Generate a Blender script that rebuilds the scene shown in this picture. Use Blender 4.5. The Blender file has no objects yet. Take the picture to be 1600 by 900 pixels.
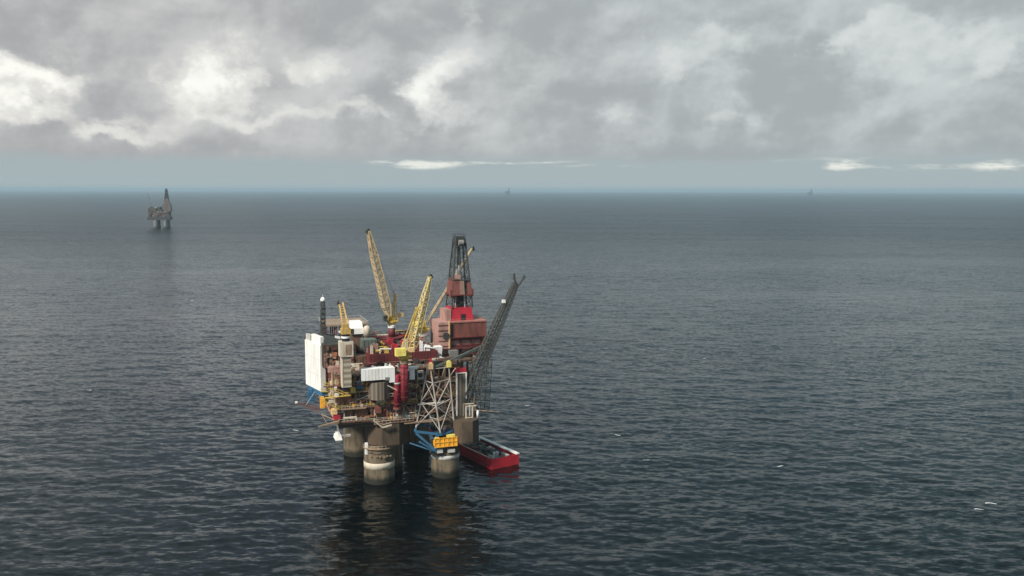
import bpy, math, random
import numpy as np
from mathutils import Vector, Matrix

random.seed(11)
rng = np.random.default_rng(5)
SC = bpy.context.scene
COL = SC.collection

# ------------------------------------------------------------------ camera
H = 122.0
F = 1386.0                      # focal length in photograph pixels (1600 wide)
PITCH, ROLL = math.radians(6.36), math.radians(0.10)
cam_d = bpy.data.cameras.new('camera')
cam = bpy.data.objects.new('camera', cam_d)
COL.objects.link(cam)
SC.camera = cam
cam_d.sensor_width = 36
cam_d.lens = 36 * F / 1600
cam_d.clip_start = 1
cam_d.clip_end = 200000
ROT = Matrix.Rotation(math.pi / 2 - PITCH, 3, 'X') @ Matrix.Rotation(ROLL, 3, 'Z')
CAMP = Vector((0, 0, H))
cam.matrix_world = Matrix.Translation(CAMP) @ ROT.to_4x4()


def ray(px, row):
    return (ROT @ Vector(((px - 800) / F, (450 - row) / F, -1.0))).normalized()


# ------------------------------------------------------------------ platform frame (surveyed off the photograph)
YAW = math.radians(20)
_d = ray(593, 750)
ORG = CAMP + _d * (-H / _d.z)
UX = Vector((math.cos(YAW), math.sin(YAW), 0))
VX = Vector((-math.sin(YAW), math.cos(YAW), 0))
MP = Matrix.Translation(ORG) @ Matrix.Rotation(YAW, 4, 'Z')
MPI = MP.inverted()


def L(px, row, **k):
    """platform coordinates of the spot seen at a photograph pixel, on the plane u=, v= or z=."""
    d = ray(px, row)
    a, val = list(k.items())[0]
    if a == 'z':
        t = (val - H) / d.z
    else:
        n = UX if a == 'u' else VX
        t = (val + n.dot(ORG) - n.dot(CAMP)) / n.dot(d)
    return MPI @ (CAMP + d * t)


# ------------------------------------------------------------------ materials
def new_mat(name):
    m = bpy.data.materials.new(name)
    m.use_nodes = True
    nt = m.node_tree
    return m, nt, nt.nodes['Principled BSDF']


def paint(name, col, dirt=(0.07, 0.045, 0.03), amount=0.45, scale=0.5, rough=0.65, streak=True, metal=0.0):
    m, nt, b = new_mat(name)
    n = nt.nodes
    tc = n.new('ShaderNodeTexCoord')
    mp = n.new('ShaderNodeMapping')
    mp.inputs['Scale'].default_value = (1, 1, 0.28 if streak else 1)
    nt.links.new(tc.outputs['Object'], mp.inputs[0])
    t1 = n.new('ShaderNodeTexNoise')
    t1.inputs['Scale'].default_value = scale
    t1.inputs['Detail'].default_value = 7
    t1.inputs['Roughness'].default_value = 0.65
    nt.links.new(mp.outputs[0], t1.inputs['Vector'])
    r = n.new('ShaderNodeMapRange')
    r.inputs[1].default_value, r.inputs[2].default_value = 0.46, 0.72
    r.inputs[3].default_value, r.inputs[4].default_value = 0, amount * 1.6
    nt.links.new(t1.outputs[0], r.inputs[0])
    mx = n.new('ShaderNodeMix')
    mx.data_type = 'RGBA'
    mx.inputs[6].default_value = (*col, 1)
    mx.inputs[7].default_value = (*dirt, 1)
    nt.links.new(r.outputs[0], mx.inputs[0])
    nt.links.new(mx.outputs[2], b.inputs['Base Color'])
    b.inputs['Roughness'].default_value = rough
    b.inputs['Metallic'].default_value = metal
    return m


M = dict(
    white=paint('white_paint', (0.82, 0.82, 0.79), (0.55, 0.5, 0.42), 0.3, 0.25),
    cream=paint('cream_paint', (0.60, 0.53, 0.42), (0.25, 0.17, 0.1), 0.5),
    pale=paint('pale_grey_paint', (0.55, 0.54, 0.50), (0.28, 0.22, 0.16), 0.5),
    grey=paint('grey_paint', (0.20, 0.20, 0.19), (0.09, 0.07, 0.05), 0.5),
    darkgrey=paint('dark_grey_steel', (0.055, 0.06, 0.058), (0.03, 0.025, 0.02), 0.5),
    boomgrey=paint('weathered_boom_steel', (0.085, 0.09, 0.08), (0.05, 0.04, 0.028), 0.5),
    brown=paint('rust_brown_steel', (0.17, 0.095, 0.062), (0.06, 0.035, 0.025), 0.6),
    palepink=paint('pale_pink_cladding', (0.42, 0.245, 0.205), (0.2, 0.1, 0.08), 0.7, 0.4),
    pinkbrown=paint('pink_brown_steel', (0.27, 0.165, 0.13), (0.12, 0.07, 0.05), 0.6),
    paleyellow=paint('pale_yellow_paint', (0.66, 0.53, 0.24), (0.3, 0.2, 0.08), 0.5, 0.8),
    towergrey=paint('weathered_tower_steel', (0.40, 0.37, 0.33), (0.2, 0.15, 0.11), 0.5),
    tan=paint('tan_steel', (0.30, 0.21, 0.14), (0.12, 0.07, 0.045), 0.6),
    darkbrown=paint('dark_brown_steel', (0.055, 0.036, 0.027), (0.022, 0.016, 0.012), 0.6),
    oxide=paint('red_oxide_paint', (0.205, 0.066, 0.052), (0.085, 0.036, 0.028), 0.8, 0.35),
    pink=paint('faded_red_cladding', (0.36, 0.15, 0.12), (0.22, 0.1, 0.075), 0.45, 0.3),
    darkred=paint('dark_red_paint', (0.13, 0.02, 0.022), (0.07, 0.02, 0.018), 0.5),
    red=paint('bright_red_paint', (0.46, 0.02, 0.042), (0.16, 0.018, 0.022), 0.6),
    rust=paint('rusted_orange_steel', (0.36, 0.15, 0.065), (0.14, 0.055, 0.03), 0.7, 0.7),
    columnred=paint('deep_red_column_paint', (0.27, 0.014, 0.03), (0.09, 0.014, 0.016), 0.7, 0.6),
    hullred=paint('hull_red_paint', (0.50, 0.014, 0.026), (0.2, 0.012, 0.015), 0.45, 0.35),
    yellow=paint('yellow_paint', (0.62, 0.44, 0.09), (0.28, 0.16, 0.05), 0.55, 0.8),
    brightyellow=paint('bright_yellow_paint', (0.80, 0.68, 0.16), (0.4, 0.3, 0.1), 0.4),
    craneochre=paint('ochre_crane_paint', (0.52, 0.34, 0.10), (0.2, 0.11, 0.045), 0.55, 0.8),
    boomtan=paint('tan_boom_paint', (0.60, 0.46, 0.26), (0.2, 0.13, 0.07), 0.5, 0.8),
    orange=paint('orange_paint', (0.88, 0.43, 0.03), (0.5, 0.19, 0.02), 0.5, 0.9),
    peach=paint('peach_paint', (0.72, 0.48, 0.24), (0.4, 0.22, 0.1), 0.4),
    blue=paint('blue_paint', (0.03, 0.13, 0.24), (0.03, 0.06, 0.09), 0.5),
    navy=paint('navy_paint', (0.015, 0.03, 0.07), (0.02, 0.02, 0.03), 0.5),
    green=paint('grey_green_paint', (0.11, 0.14, 0.12), (0.06, 0.05, 0.04), 0.5),
    black=paint('black_rubber', (0.015, 0.015, 0.016), (0.03, 0.03, 0.03), 0.4),
    far_paint=paint('far_platform_steel', (0.11, 0.088, 0.078), (0.05, 0.04, 0.035), 0.7, 0.08),
    far_dark=paint('far_platform_dark', (0.05, 0.052, 0.055), (0.02, 0.02, 0.02), 0.6, 0.08),
    far_concrete=paint('far_platform_concrete', (0.09, 0.09, 0.085), (0.03, 0.03, 0.03), 0.6, 0.05),
)


def concrete():
    m, nt, b = new_mat('weathered_concrete')
    n, lk = nt.nodes, nt.links
    tc = n.new('ShaderNodeTexCoord')
    sep = n.new('ShaderNodeSeparateXYZ')
    lk.new(tc.outputs['Object'], sep.inputs[0])
    mp = n.new('ShaderNodeMapping')
    mp.inputs['Scale'].default_value = (0.5, 0.5, 0.12)
    lk.new(tc.outputs['Object'], mp.inputs[0])
    t = n.new('ShaderNodeTexNoise')
    t.inputs['Scale'].default_value = 1.0
    t.inputs['Detail'].default_value = 8
    t.inputs['Roughness'].default_value = 0.7
    lk.new(mp.outputs[0], t.inputs['Vector'])
    cr = n.new('ShaderNodeValToRGB')
    e = cr.color_ramp.elements
    e[0].position, e[0].color = 0.3, (0.05, 0.038, 0.024, 1)
    e[1].position, e[1].color = 0.7, (0.23, 0.18, 0.115, 1)
    lk.new(t.outputs[0], cr.inputs[0])
    # tide zone: weed and wet below about 2.5 m
    ad = n.new('ShaderNodeMath'); ad.operation = 'MULTIPLY_ADD'
    lk.new(t.outputs[0], ad.inputs[0]); ad.inputs[1].default_value = 3.5
    lk.new(sep.outputs[2], ad.inputs[2])
    r = n.new('ShaderNodeMapRange')
    r.inputs[1].default_value, r.inputs[2].default_value = 3.6, 5.6
    lk.new(ad.outputs[0], r.inputs[0])
    mx = n.new('ShaderNodeMix'); mx.data_type = 'RGBA'
    mx.inputs[6].default_value = (0.014, 0.014, 0.008, 1)
    lk.new(r.outputs[0], mx.inputs[0]); lk.new(cr.outputs[0], mx.inputs[7])
    lk.new(mx.outputs[2], b.inputs['Base Color'])
    b.inputs['Roughness'].default_value = 0.8
    bp = n.new('ShaderNodeBump'); bp.inputs['Strength'].default_value = 0.5; bp.inputs['Distance'].default_value = 0.15
    lk.new(t.outputs[0], bp.inputs['Height']); lk.new(bp.outputs[0], b.inputs['Normal'])
    return m


M['concrete'] = concrete()
M['headconcrete'] = paint('brown_stained_concrete', (0.085, 0.058, 0.035), (0.032, 0.023, 0.015), 0.6, 0.3, 0.8)
M['louvre'] = None


def louvre(name, a, b_, period, axis=2):
    m, nt, b = new_mat(name)
    n, lk = nt.nodes, nt.links
    tc = n.new('ShaderNodeTexCoord')
    w = n.new('ShaderNodeTexWave')
    w.bands_direction = 'XYZ'[axis]
    w.inputs['Scale'].default_value = 0.314 / period
    w.inputs['Distortion'].default_value = 0.3
    lk.new(tc.outputs['Object'], w.inputs[0])
    mx = n.new('ShaderNodeMix'); mx.data_type = 'RGBA'
    mx.inputs[6].default_value = (*a, 1); mx.inputs[7].default_value = (*b_, 1)
    lk.new(w.outputs[0], mx.inputs[0]); lk.new(mx.outputs[2], b.inputs['Base Color'])
    b.inputs['Roughness'].default_value = 0.6
    return m


M['louvre'] = louvre('louvred_panel', (0.20, 0.165, 0.125), (0.10, 0.08, 0.06), 1.6, 0)
M['palecol'] = louvre('banded_pale_column', (0.46, 0.40, 0.31), (0.22, 0.17, 0.12), 2.3, 2)


# ------------------------------------------------------------------ mesh builder
class MB:
    def __init__(s):
        s.v, s.f = [], []

    def add(s, vs, fs):
        o = len(s.v)
        s.v += [Vector(x) for x in vs]
        s.f += [tuple(i + o for i in f) for f in fs]
        return s

    def hexa(s, p):            # 8 corners: bottom ring 0-3, top ring 4-7
        return s.add(p, [(3, 2, 1, 0), (4, 5, 6, 7), (0, 1, 5, 4), (1, 2, 6, 5), (2, 3, 7, 6), (3, 0, 4, 7)])

    def box(s, a, b):
        (x0, x1), (y0, y1), (z0, z1) = [sorted((a[i], b[i])) for i in range(3)]
        return s.hexa([(x0, y0, z0), (x1, y0, z0), (x1, y1, z0), (x0, y1, z0),
                       (x0, y0, z1), (x1, y0, z1), (x1, y1, z1), (x0, y1, z1)])

    def frustum(s, c, w0, d0, w1, d1, h):
        x, y, z = c
        return s.hexa([(x - w0, y - d0, z), (x + w0, y - d0, z), (x + w0, y + d0, z), (x - w0, y + d0, z),
                       (x - w1, y - d1, z + h), (x + w1, y - d1, z + h), (x + w1, y + d1, z + h), (x - w1, y + d1, z + h)])

    def tube(s, p, q, r0, r1=None, n=8, caps=True, rot=0.0):
        p, q = Vector(p), Vector(q)
        r1 = r0 if r1 is None else r1
        d = (q - p)
        if d.length < 1e-6:
            return s
        d.normalize()
        a = Vector((1, 0, 0)) if abs(d.x) < 0.8 else Vector((0, 1, 0))
        e1 = d.cross(a).normalized() if abs(d.z) < 0.99 else Vector((1, 0, 0))
        e2 = d.cross(e1).normalized()
        vs = []
        for c, r in ((p, r0), (q, r1)):
            for i in range(n):
                t = 2 * math.pi * i / n + rot
                vs.append(c + e1 * (r * math.cos(t)) + e2 * (r * math.sin(t)))
        fs = [(i, (i + 1) % n, n + (i + 1) % n, n + i) for i in range(n)]
        if caps:
            fs += [tuple(range(n))[::-1], tuple(range(n, 2 * n))]
        return s.add(vs, fs)

    def bar(s, p, q, w):
        return s.tube(p, q, w * 0.707, n=4, rot=math.pi / 4)

    def poly(s, pts, r, n=6):
        for a, b in zip(pts, pts[1:]):
            s.tube(a, b, r, n=n)
        return s

    def lathe(s, c, prof, n=40):
        x, y, z = c
        vs, fs = [], []
        for (r, h) in prof:
            for i in range(n):
                t = 2 * math.pi * i / n
                vs.append((x + r * math.cos(t), y + r * math.sin(t), z + h))
        for k in range(len(prof) - 1):
            for i in range(n):
                j = (i + 1) % n
                fs.append((k * n + i, k * n + j, (k + 1) * n + j, (k + 1) * n + i))
        fs.append(tuple(range(n))[::-1])
        fs.append(tuple(range((len(prof) - 1) * n, len(prof) * n)))
        return s.add(vs, fs)

    def lattice(s, pc, qc, n, chord, brace, cross=False, rings=True):
        """open truss between corner loops pc and qc (3 or 4 corners each)."""
        pc, qc = [Vector(x) for x in pc], [Vector(x) for x in qc]
        k = len(pc)
        at = lambda i, t: pc[i].lerp(qc[i], t)
        for i in range(k):
            s.bar(pc[i], qc[i], chord)
        for j in range(n):
            t0, t1 = j / n, (j + 1) / n
            for i in range(k):
                i2 = (i + 1) % k
                if (i + j) % 2 == 0 or cross:
                    s.bar(at(i, t0), at(i2, t1), brace)
                if (i + j) % 2 == 1 or cross:
                    s.bar(at(i2, t0), at(i, t1), brace)
                if rings:
                    s.bar(at(i, t1), at(i2, t1), brace)
        return s

    def build(s, name, mat, parent=None, base=(0, 0, 0), smooth=False):
        me = bpy.data.meshes.new(name)
        b = Vector(base)
        me.from_pydata([tuple(v - b) for v in s.v], [], s.f)
        me.update()
        me.materials.append(M[mat] if isinstance(mat, str) else mat)
        if smooth:
            me.polygons.foreach_set('use_smooth', [len(p.vertices) == 4 for p in me.polygons])
        o = bpy.data.objects.new(name, me)
        COL.objects.link(o)
        if parent:
            o.parent = parent
        return o


def tag(o, label, cat, group=None, kind=None):
    if label: o['label'] = label
    if cat: o['category'] = cat
    if group: o['group'] = group
    if kind: o['kind'] = kind
    return o


class Thing:
    """an Empty at the thing's base; its shapes are written in platform coordinates."""
    def __init__(s, name, label, cat, base, group=None, frame=MP):
        s.base = Vector(base)
        s.o = bpy.data.objects.new(name, None)
        COL.objects.link(s.o)
        s.o.matrix_world = frame @ Matrix.Translation(s.base)
        tag(s.o, label, cat, group)

    def part(s, name, mb, mat, parent=None, smooth=False):
        return mb.build(name, mat, parent or s.o, s.base, smooth)


def solo(name, mb, mat, label, cat, base, group=None, frame=MP, smooth=False):
    o = mb.build(name, mat, None, base, smooth)
    o.matrix_world = frame @ Matrix.Translation(Vector(base))
    return tag(o, label, cat, group)


def px_box(l, r, top, bot, v, depth, mb=None):
    """solid block whose front face (on plane v) covers photograph pixels l..r, top..bot."""
    mb = mb or MB()
    mid = (top + bot) / 2
    a, b = L(l, mid, v=v), L(r, mid, v=v)
    c = (l + r) / 2
    zt, zb = L(c, top, v=v).z, L(c, bot, v=v).z
    return mb.box((a.x, v, zb), (b.x, v + depth, zt)), (a.x, b.x, zb, zt)


# ================================================================== SEA (curved like the earth, real waves)
RE = 6.0e7
ncomp = 130
lam = np.exp(rng.uniform(np.log(2.2), np.log(34), ncomp))
th = rng.normal(math.radians(5), math.radians(25), ncomp)
kx, ky = 2 * np.pi / lam * np.sin(th), 2 * np.pi / lam * np.cos(th)
ph = rng.uniform(0, 2 * np.pi, ncomp)
shape = np.exp(-0.5 * ((np.log(lam) - np.log(6.4)) / 0.7) ** 2) + 0.35 * np.exp(-0.5 * ((np.log(lam) - np.log(26)) / 0.3) ** 2)
amp = lam * shape
amp *= 0.077 / math.sqrt(np.sum((amp * 2 * np.pi / lam) ** 2) / 2)      # rms slope


def sea_z(x, y, step=None):
    z = -(x * x + y * y) / (2 * RE)
    for i in range(ncomp):
        w = 1.0
        if step is not None:
            w = np.clip((lam[i] / step - 2.0) / 2.0, 0, 1)
            if not np.any(w > 0):
                continue
        s = np.sin(kx[i] * x + ky[i] * y + ph[i])
        z = z + w * amp[i] * (s + 0.12 * (s * s - 0.5))
    return z


def make_sea():
    f_px = 887.0
    rs = [1.0, 40, 90, 140]
    r = 180.0
    while r < 2600:
        rs.append(r)
        r += max(0.45, 0.62 * (r * r + H * H) / (H * f_px))
    while r < 52500:
        rs.append(r)
        r *= 1.025
    rs.append(52500.0)
    rs = np.array(rs)
    fine = np.radians(np.linspace(-46, 46, 1150))
    coarse = np.radians(np.linspace(46, 314, 136))[1:-1]
    tt = np.concatenate([fine, coarse])
    dt = np.concatenate([np.full(len(fine), fine[1] - fine[0]), np.full(len(coarse), np.radians(2))])
    dr = np.gradient(rs)
    X = (rs[:, None] * np.sin(tt)[None, :]).astype(np.float64)
    Y = (rs[:, None] * np.cos(tt)[None, :]).astype(np.float64)
    step = np.maximum(dr[:, None] * 0.8, rs[:, None] * dt[None, :])
    Z = -(X * X + Y * Y) / (2 * RE)
    near = rs < 2600
    Z[near] = sea_z(X[near], Y[near], step[near])
    nr, nc = X.shape
    co = np.stack([X, Y, Z], -1).reshape(-1, 3).astype(np.float32)
    i, j = np.meshgrid(np.arange(nr - 1), np.arange(nc), indexing='ij')
    j2 = (j + 1) % nc
    q = np.stack([i * nc + j, i * nc + j2, (i + 1) * nc + j2, (i + 1) * nc + j], -1).reshape(-1, 4)[:, ::-1]
    cap = np.arange(nc, dtype=np.int64)
    me = bpy.data.meshes.new('sea')
    me.vertices.add(len(co))
    me.vertices.foreach_set('co', co.ravel())
    nf = len(q)
    me.loops.add(nf * 4 + nc)
    me.loops.foreach_set('vertex_index', np.concatenate([q.ravel(), cap[::-1]]).astype(np.int32))
    me.polygons.add(nf + 1)
    me.polygons.foreach_set('loop_start', np.concatenate([np.arange(nf) * 4, [nf * 4]]).astype(np.int32))
    me.polygons.foreach_set('use_smooth', np.ones(nf + 1, dtype=bool))
    me.update(calc_edges=True)
    me.validate()
    o = bpy.data.objects.new('sea', me)
    COL.objects.link(o)
    o['kind'] = 'structure'
    m, nt, b = new_mat('sea_water')
    n, lk = nt.nodes, nt.links
    b.inputs['Roughness'].default_value = 0.16
    b.inputs['IOR'].default_value = 1.333
    tc = n.new('ShaderNodeTexCoord')

    def noise(scale, sx, sy, detail, rough=0.6, rot=0.14):
        mp = n.new('ShaderNodeMapping')
        mp.inputs['Scale'].default_value = (sx, sy, 1)
        mp.inputs['Rotation'].default_value = (0, 0, rot)
        lk.new(tc.outputs['Object'], mp.inputs[0])
        t = n.new('ShaderNodeTexNoise')
        t.inputs['Scale'].default_value = scale
        t.inputs['Detail'].default_value = detail
        t.inputs['Roughness'].default_value = rough
        lk.new(mp.outputs[0], t.inputs['Vector'])
        return t.outputs[0]
    # water colour: slow patches of green and blue
    big = noise(0.0035, 0.7, 1.3, 4)
    cr = n.new('ShaderNodeValToRGB')
    e = cr.color_ramp.elements
    e[0].position, e[0].color = 0.35, (0.0008, 0.0016, 0.0021, 1)
    e[1].position, e[1].color = 0.65, (0.0009, 0.0030, 0.0028, 1)
    lk.new(big, cr.inputs[0])
    lk.new(cr.outputs[0], b.inputs['Base Color'])
    # small waves finer than the mesh, stronger where the wind patches roughen the water
    wind = noise(0.0035, 0.35, 1.6, 5, 0.6)
    wr = n.new('ShaderNodeMapRange')
    wr.inputs[1].default_value, wr.inputs[2].default_value = 0.35, 0.65
    wr.inputs[3].default_value, wr.inputs[4].default_value = 0.5, 1.4
    lk.new(wind, wr.inputs[0])

    def slopes(scale, sx, sy, detail, kx_, ky_, rot):
        mp = n.new('ShaderNodeMapping')
        mp.inputs['Scale'].default_value = (sx, sy, 1)
        mp.inputs['Rotation'].default_value = (0, 0, rot)
        lk.new(tc.outputs['Object'], mp.inputs[0])
        t = n.new('ShaderNodeTexNoise')
        t.inputs['Scale'].default_value = scale
        t.inputs['Detail'].default_value = detail
        t.inputs['Roughness'].default_value = 0.6
        lk.new(mp.outputs[0], t.inputs['Vector'])
        sb = n.new('ShaderNodeVectorMath'); sb.operation = 'SUBTRACT'
        lk.new(t.outputs['Color'], sb.inputs[0]); sb.inputs[1].default_value = (.5, .5, .5)
        ml = n.new('ShaderNodeVectorMath'); ml.operation = 'MULTIPLY'
        lk.new(sb.outputs[0], ml.inputs[0]); ml.inputs[1].default_value = (kx_, ky_, 0)
        return ml.outputs[0]
    add = n.new('ShaderNodeVectorMath'); add.operation = 'ADD'
    lk.new(slopes(0.75, 0.38, 1.0, 4, 0.55, 0.9, 0.10), add.inputs[0])
    lk.new(slopes(0.12, 0.35, 1.0, 3, 0.12, 0.28, -0.1), add.inputs[1])
    sc = n.new('ShaderNodeVectorMath'); sc.operation = 'SCALE'
    # beyond the meshed waves their slopes are carried by these small waves instead
    dl = n.new('ShaderNodeVectorMath'); dl.operation = 'LENGTH'
    lk.new(tc.outputs['Object'], dl.inputs[0])
    dm = n.new('ShaderNodeMapRange'); dm.interpolation_type = 'SMOOTHSTEP'
    dm.inputs[1].default_value, dm.inputs[2].default_value = 350, 2200
    dm.inputs[3].default_value, dm.inputs[4].default_value = 1.0, 2.8
    lk.new(dl.outputs['Value'], dm.inputs[0])
    pr = n.new('ShaderNodeMath'); pr.operation = 'MULTIPLY'
    lk.new(wr.outputs[0], pr.inputs[0]); lk.new(dm.outputs[0], pr.inputs[1])
    lk.new(add.outputs[0], sc.inputs[0]); lk.new(pr.outputs[0], sc.inputs['Scale'])
    ge = n.new('ShaderNodeNewGeometry')
    ad2 = n.new('ShaderNodeVectorMath'); ad2.operation = 'ADD'
    lk.new(ge.outputs['Normal'], ad2.inputs[0]); lk.new(sc.outputs[0], ad2.inputs[1])
    nm = n.new('ShaderNodeVectorMath'); nm.operation = 'NORMALIZE'
    lk.new(ad2.outputs[0], nm.inputs[0]); lk.new(nm.outputs[0], b.inputs['Normal'])
    rm = n.new('ShaderNodeMapRange'); rm.interpolation_type = 'SMOOTHSTEP'
    rm.inputs[1].default_value, rm.inputs[2].default_value = 500, 3000
    rm.inputs[3].default_value, rm.inputs[4].default_value = 0.14, 0.32
    lk.new(dl.outputs['Value'], rm.inputs[0]); lk.new(rm.outputs[0], b.inputs['Roughness'])
    me.materials.append(m)
    return o


make_sea()

# scattered whitecaps, lying on the crests
foam = MB()
for (px, row, wx) in [(1315, 509, 2.6), (1548, 787, 2.2), (1529, 796, 1.8), (462, 673, 1.6), (965, 680, 1.5), (1010, 719, 1.6), (1219, 729, 1.7),
                      (893, 588, 1.4), (824, 634, 1.6), (300, 470, 2.0), (1100, 560, 1.6), (140, 610, 1.4)]:
    d = ray(px, row)
    P = CAMP + d * ((0 - H) / d.z)
    nx, ny = 9, 4
    vs, fs = [], []
    for j in range(ny):
        for i in range(nx):
            t = i / (nx - 1) * 2 - 1
            half = 0.28 * wx * (0.25 + 0.75 * math.sqrt(max(0, 1 - t * t))) * random.uniform(0.4, 0.9)
            x = P.x + wx * t
            y = P.y + half * (j / (ny - 1) * 2 - 1) + 0.25 * wx * math.sin(2.2 * t + px)
            z = float(sea_z(np.array(x), np.array(y))) + 0.10
            vs.append((x, y, z))
    for j in range(ny - 1):
        for i in range(nx - 1):
            a = j * nx + i
            fs.append((a, a + 1, a + nx + 1, a + nx))
    foam.add(vs, fs)
fo = foam.build('whitecaps', paint('sea_foam', (0.75, 0.78, 0.78), (0.3, 0.34, 0.34), 0.7, 1.4))
fo['kind'] = 'stuff'

# ================================================================== MAIN PLATFORM
plat = Thing('oil_platform', 'large rust brown oil platform standing on concrete legs in the sea', 'oil platform', (0, 0, 0))
P = plat.part
LEGS = [((0, 0), 6.35, 15.2), ((28.4, -1.4), 5.95, 11.0), ((-1.9, 41.4), 6.2, 19.0), ((26.6, 43), 6.2, 19.0), ((7.2, 13.5), 5.6, 25.6)]
for (c, r, top) in LEGS:
    leg = P('concrete_leg', MB().lathe((*c, 0), [(r + 0.25, -5), (r + 0.18, 0), (r + 0.04, 5.6), (r, top - 0.8), (r - 0.05, top)], 56), 'concrete', smooth=True)
    if c == (0, 0):
        P('painted_band', MB().lathe((*c, 0), [(r + 0.0, 6.35), (r + 0.13, 6.4), (r + 0.1, 8.9), (r + 0.0, 8.95)], 56), 'cream', leg, True)
        ring = MB().lathe((*c, 0), [(r + 0.3, 14.9), (r + 0.75, 15.0), (r + 0.75, 15.45), (r + 0.3, 15.5)], 56)
        P('rim_walkway', ring, 'tan', leg)
        rl = MB()
        for i in range(28):
            t = 2 * math.pi * i / 28
            p = (c[0] + (r + .65) * math.cos(t), c[1] + (r + .65) * math.sin(t))
            t2 = 2 * math.pi * (i + 1) / 28
            p2 = (c[0] + (r + .65) * math.cos(t2), c[1] + (r + .65) * math.sin(t2))
            rl.bar((*p, 15.4), (*p, 16.5), .09)
            rl.bar((*p, 16.5), (*p2, 16.5), .09)
        P('handrail', rl, 'cream', leg)
        fen = MB()
        fen.box((-6.3, -3.2, 12.5), (-5.2, -1.4, 17.2))
        P('hatch_box', fen, 'white', leg)
        for (a, zz, s) in [(-1.9, 12.3, .5), (-1.72, 11.9, .4), (-1.45, 11.6, .5), (-1.25, 12.0, .35), (-1.0, 11.8, .4), (-2.3, 12.0, .35)]:
            x, y = (r + .25) * math.cos(a), (r + .25) * math.sin(a)
            P('mooring_fitting', MB().box((x - s, y - .35, zz - s * .7), (x + s, y + .35, zz + s * .7)), 'tan', leg)
        st = MB()
        for i in range(24):
            t0, t1 = -2.45 + i * .075, -2.45 + (i + 1) * .075
            st.bar(((r + .35) * math.cos(t0), (r + .35) * math.sin(t0), 13.4 + .35 * math.sin(i * .7)), ((r + .35) * math.cos(t1), (r + .35) * math.sin(t1), 13.4 + .35 * math.sin(i * .7 + .7)), .16)
        P('hose_line', st, 'darkbrown', leg)
    if c == (28.4, -1.4):
        P('painted_band', MB().lathe((*c, 0), [(r, 7.9), (r + 0.16, 8.0), (r + 0.16, 9.5), (r, 9.6)], 56), 'pale', leg, True)
        P('upper_shaft', MB().lathe((*c, 0), [(r - 1.6, 11.0), (r - 1.6, 25.8)], 32), 'headconcrete', leg, True)

# concrete transition heads (eight sided boxes between shaft and deck)
def head(c, r, z0, z1, sx=1.0, rot=math.pi / 8):
    mb = MB()
    mb.lathe((0, 0, 0), [(r * .96, z0), (r, z0 + .8), (r, z1)], 8)
    ca, sa = math.cos(rot), math.sin(rot)
    mb.v = [Vector((c[0] + sx * (v.x * ca - v.y * sa), c[1] + v.x * sa + v.y * ca, v.z)) for v in mb.v]
    return mb
P('concrete_head', head((3.6, 1.0), 8.6, 15.9, 25.4, 1.08), 'headconcrete')
P('concrete_head', head((36.2, -5.5), 5.9, 15.0, 24.8, 1.0, 0.25), 'headconcrete')
P('concrete_head', head((-1.9, 41.4), 7.2, 19.02, 25.4), 'headconcrete')
P('concrete_head', head((26.6, 43), 7.2, 19.02, 25.4), 'headconcrete')
P('head_walkway', MB().box((9.4, -7.0, 25.0), (28, -4.5, 25.5)), 'tan')

# deck frames: four levels
FRONT = lambda x: -6.0 if x < 15.5 else 0.5
EDGE = [(-18, -6), (15.5, -6), (15.5, .5), (36, .5), (36, 9), (46, 9), (46, 50), (-18, 50)]
def slab(poly, z0, z1, inset=0):
    vs = [(x, y, z0) for x, y in poly] + [(x, y, z1) for x, y in poly]
    n = len(poly)
    return MB().add(vs, [tuple(range(n))[::-1], tuple(range(n, 2 * n))] + [(i, (i + 1) % n, n + (i + 1) % n, n + i) for i in range(n)])
LEVELS = [27.2, 33.6, 40.2, 47.0]
for k, z in enumerate(LEVELS):
    d = P('deck_floor', slab(EDGE, z - .55, z), ['brown', 'brown', 'tan', 'brown'][k])
    rl = MB()
    pts = [(-18, 50), (-18, -6), (15.5, -6), (15.5, .5), (36, .5), (36, 9), (46, 9), (46, 50)]
    for (a, b) in zip(pts, pts[1:]):
        a, b = Vector((*a, z)), Vector((*b, z))
        n = max(1, int((b - a).length / 2))
        for i in range(n + 1):
            p = a.lerp(b, i / n)
            rl.bar(p, p + Vector((0, 0, 1.15)), .08)
        for h in (.6, 1.15):
            rl.bar(a + Vector((0, 0, h)), b + Vector((0, 0, h)), .1)
    P('handrail', rl, ['cream', 'yellow', 'tan', 'cream'][k], d)
gd = MB()
for x in (-16, -9, -2, 5, 12, 19, 26, 34):
    gd.box((x - .4, FRONT(x) + .5, 25.4), (x + .4, 49.5, 26.6))
for y in (-5, 4, 12, 20, 28, 36, 44, 49):
    gd.box((-17.5, y - .4, 25.2), (15 if y < 0 else 35.5 if y < 9 else 45.5, y + .4, 26.5))
P('deck_girders', gd, 'darkbrown')

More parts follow.
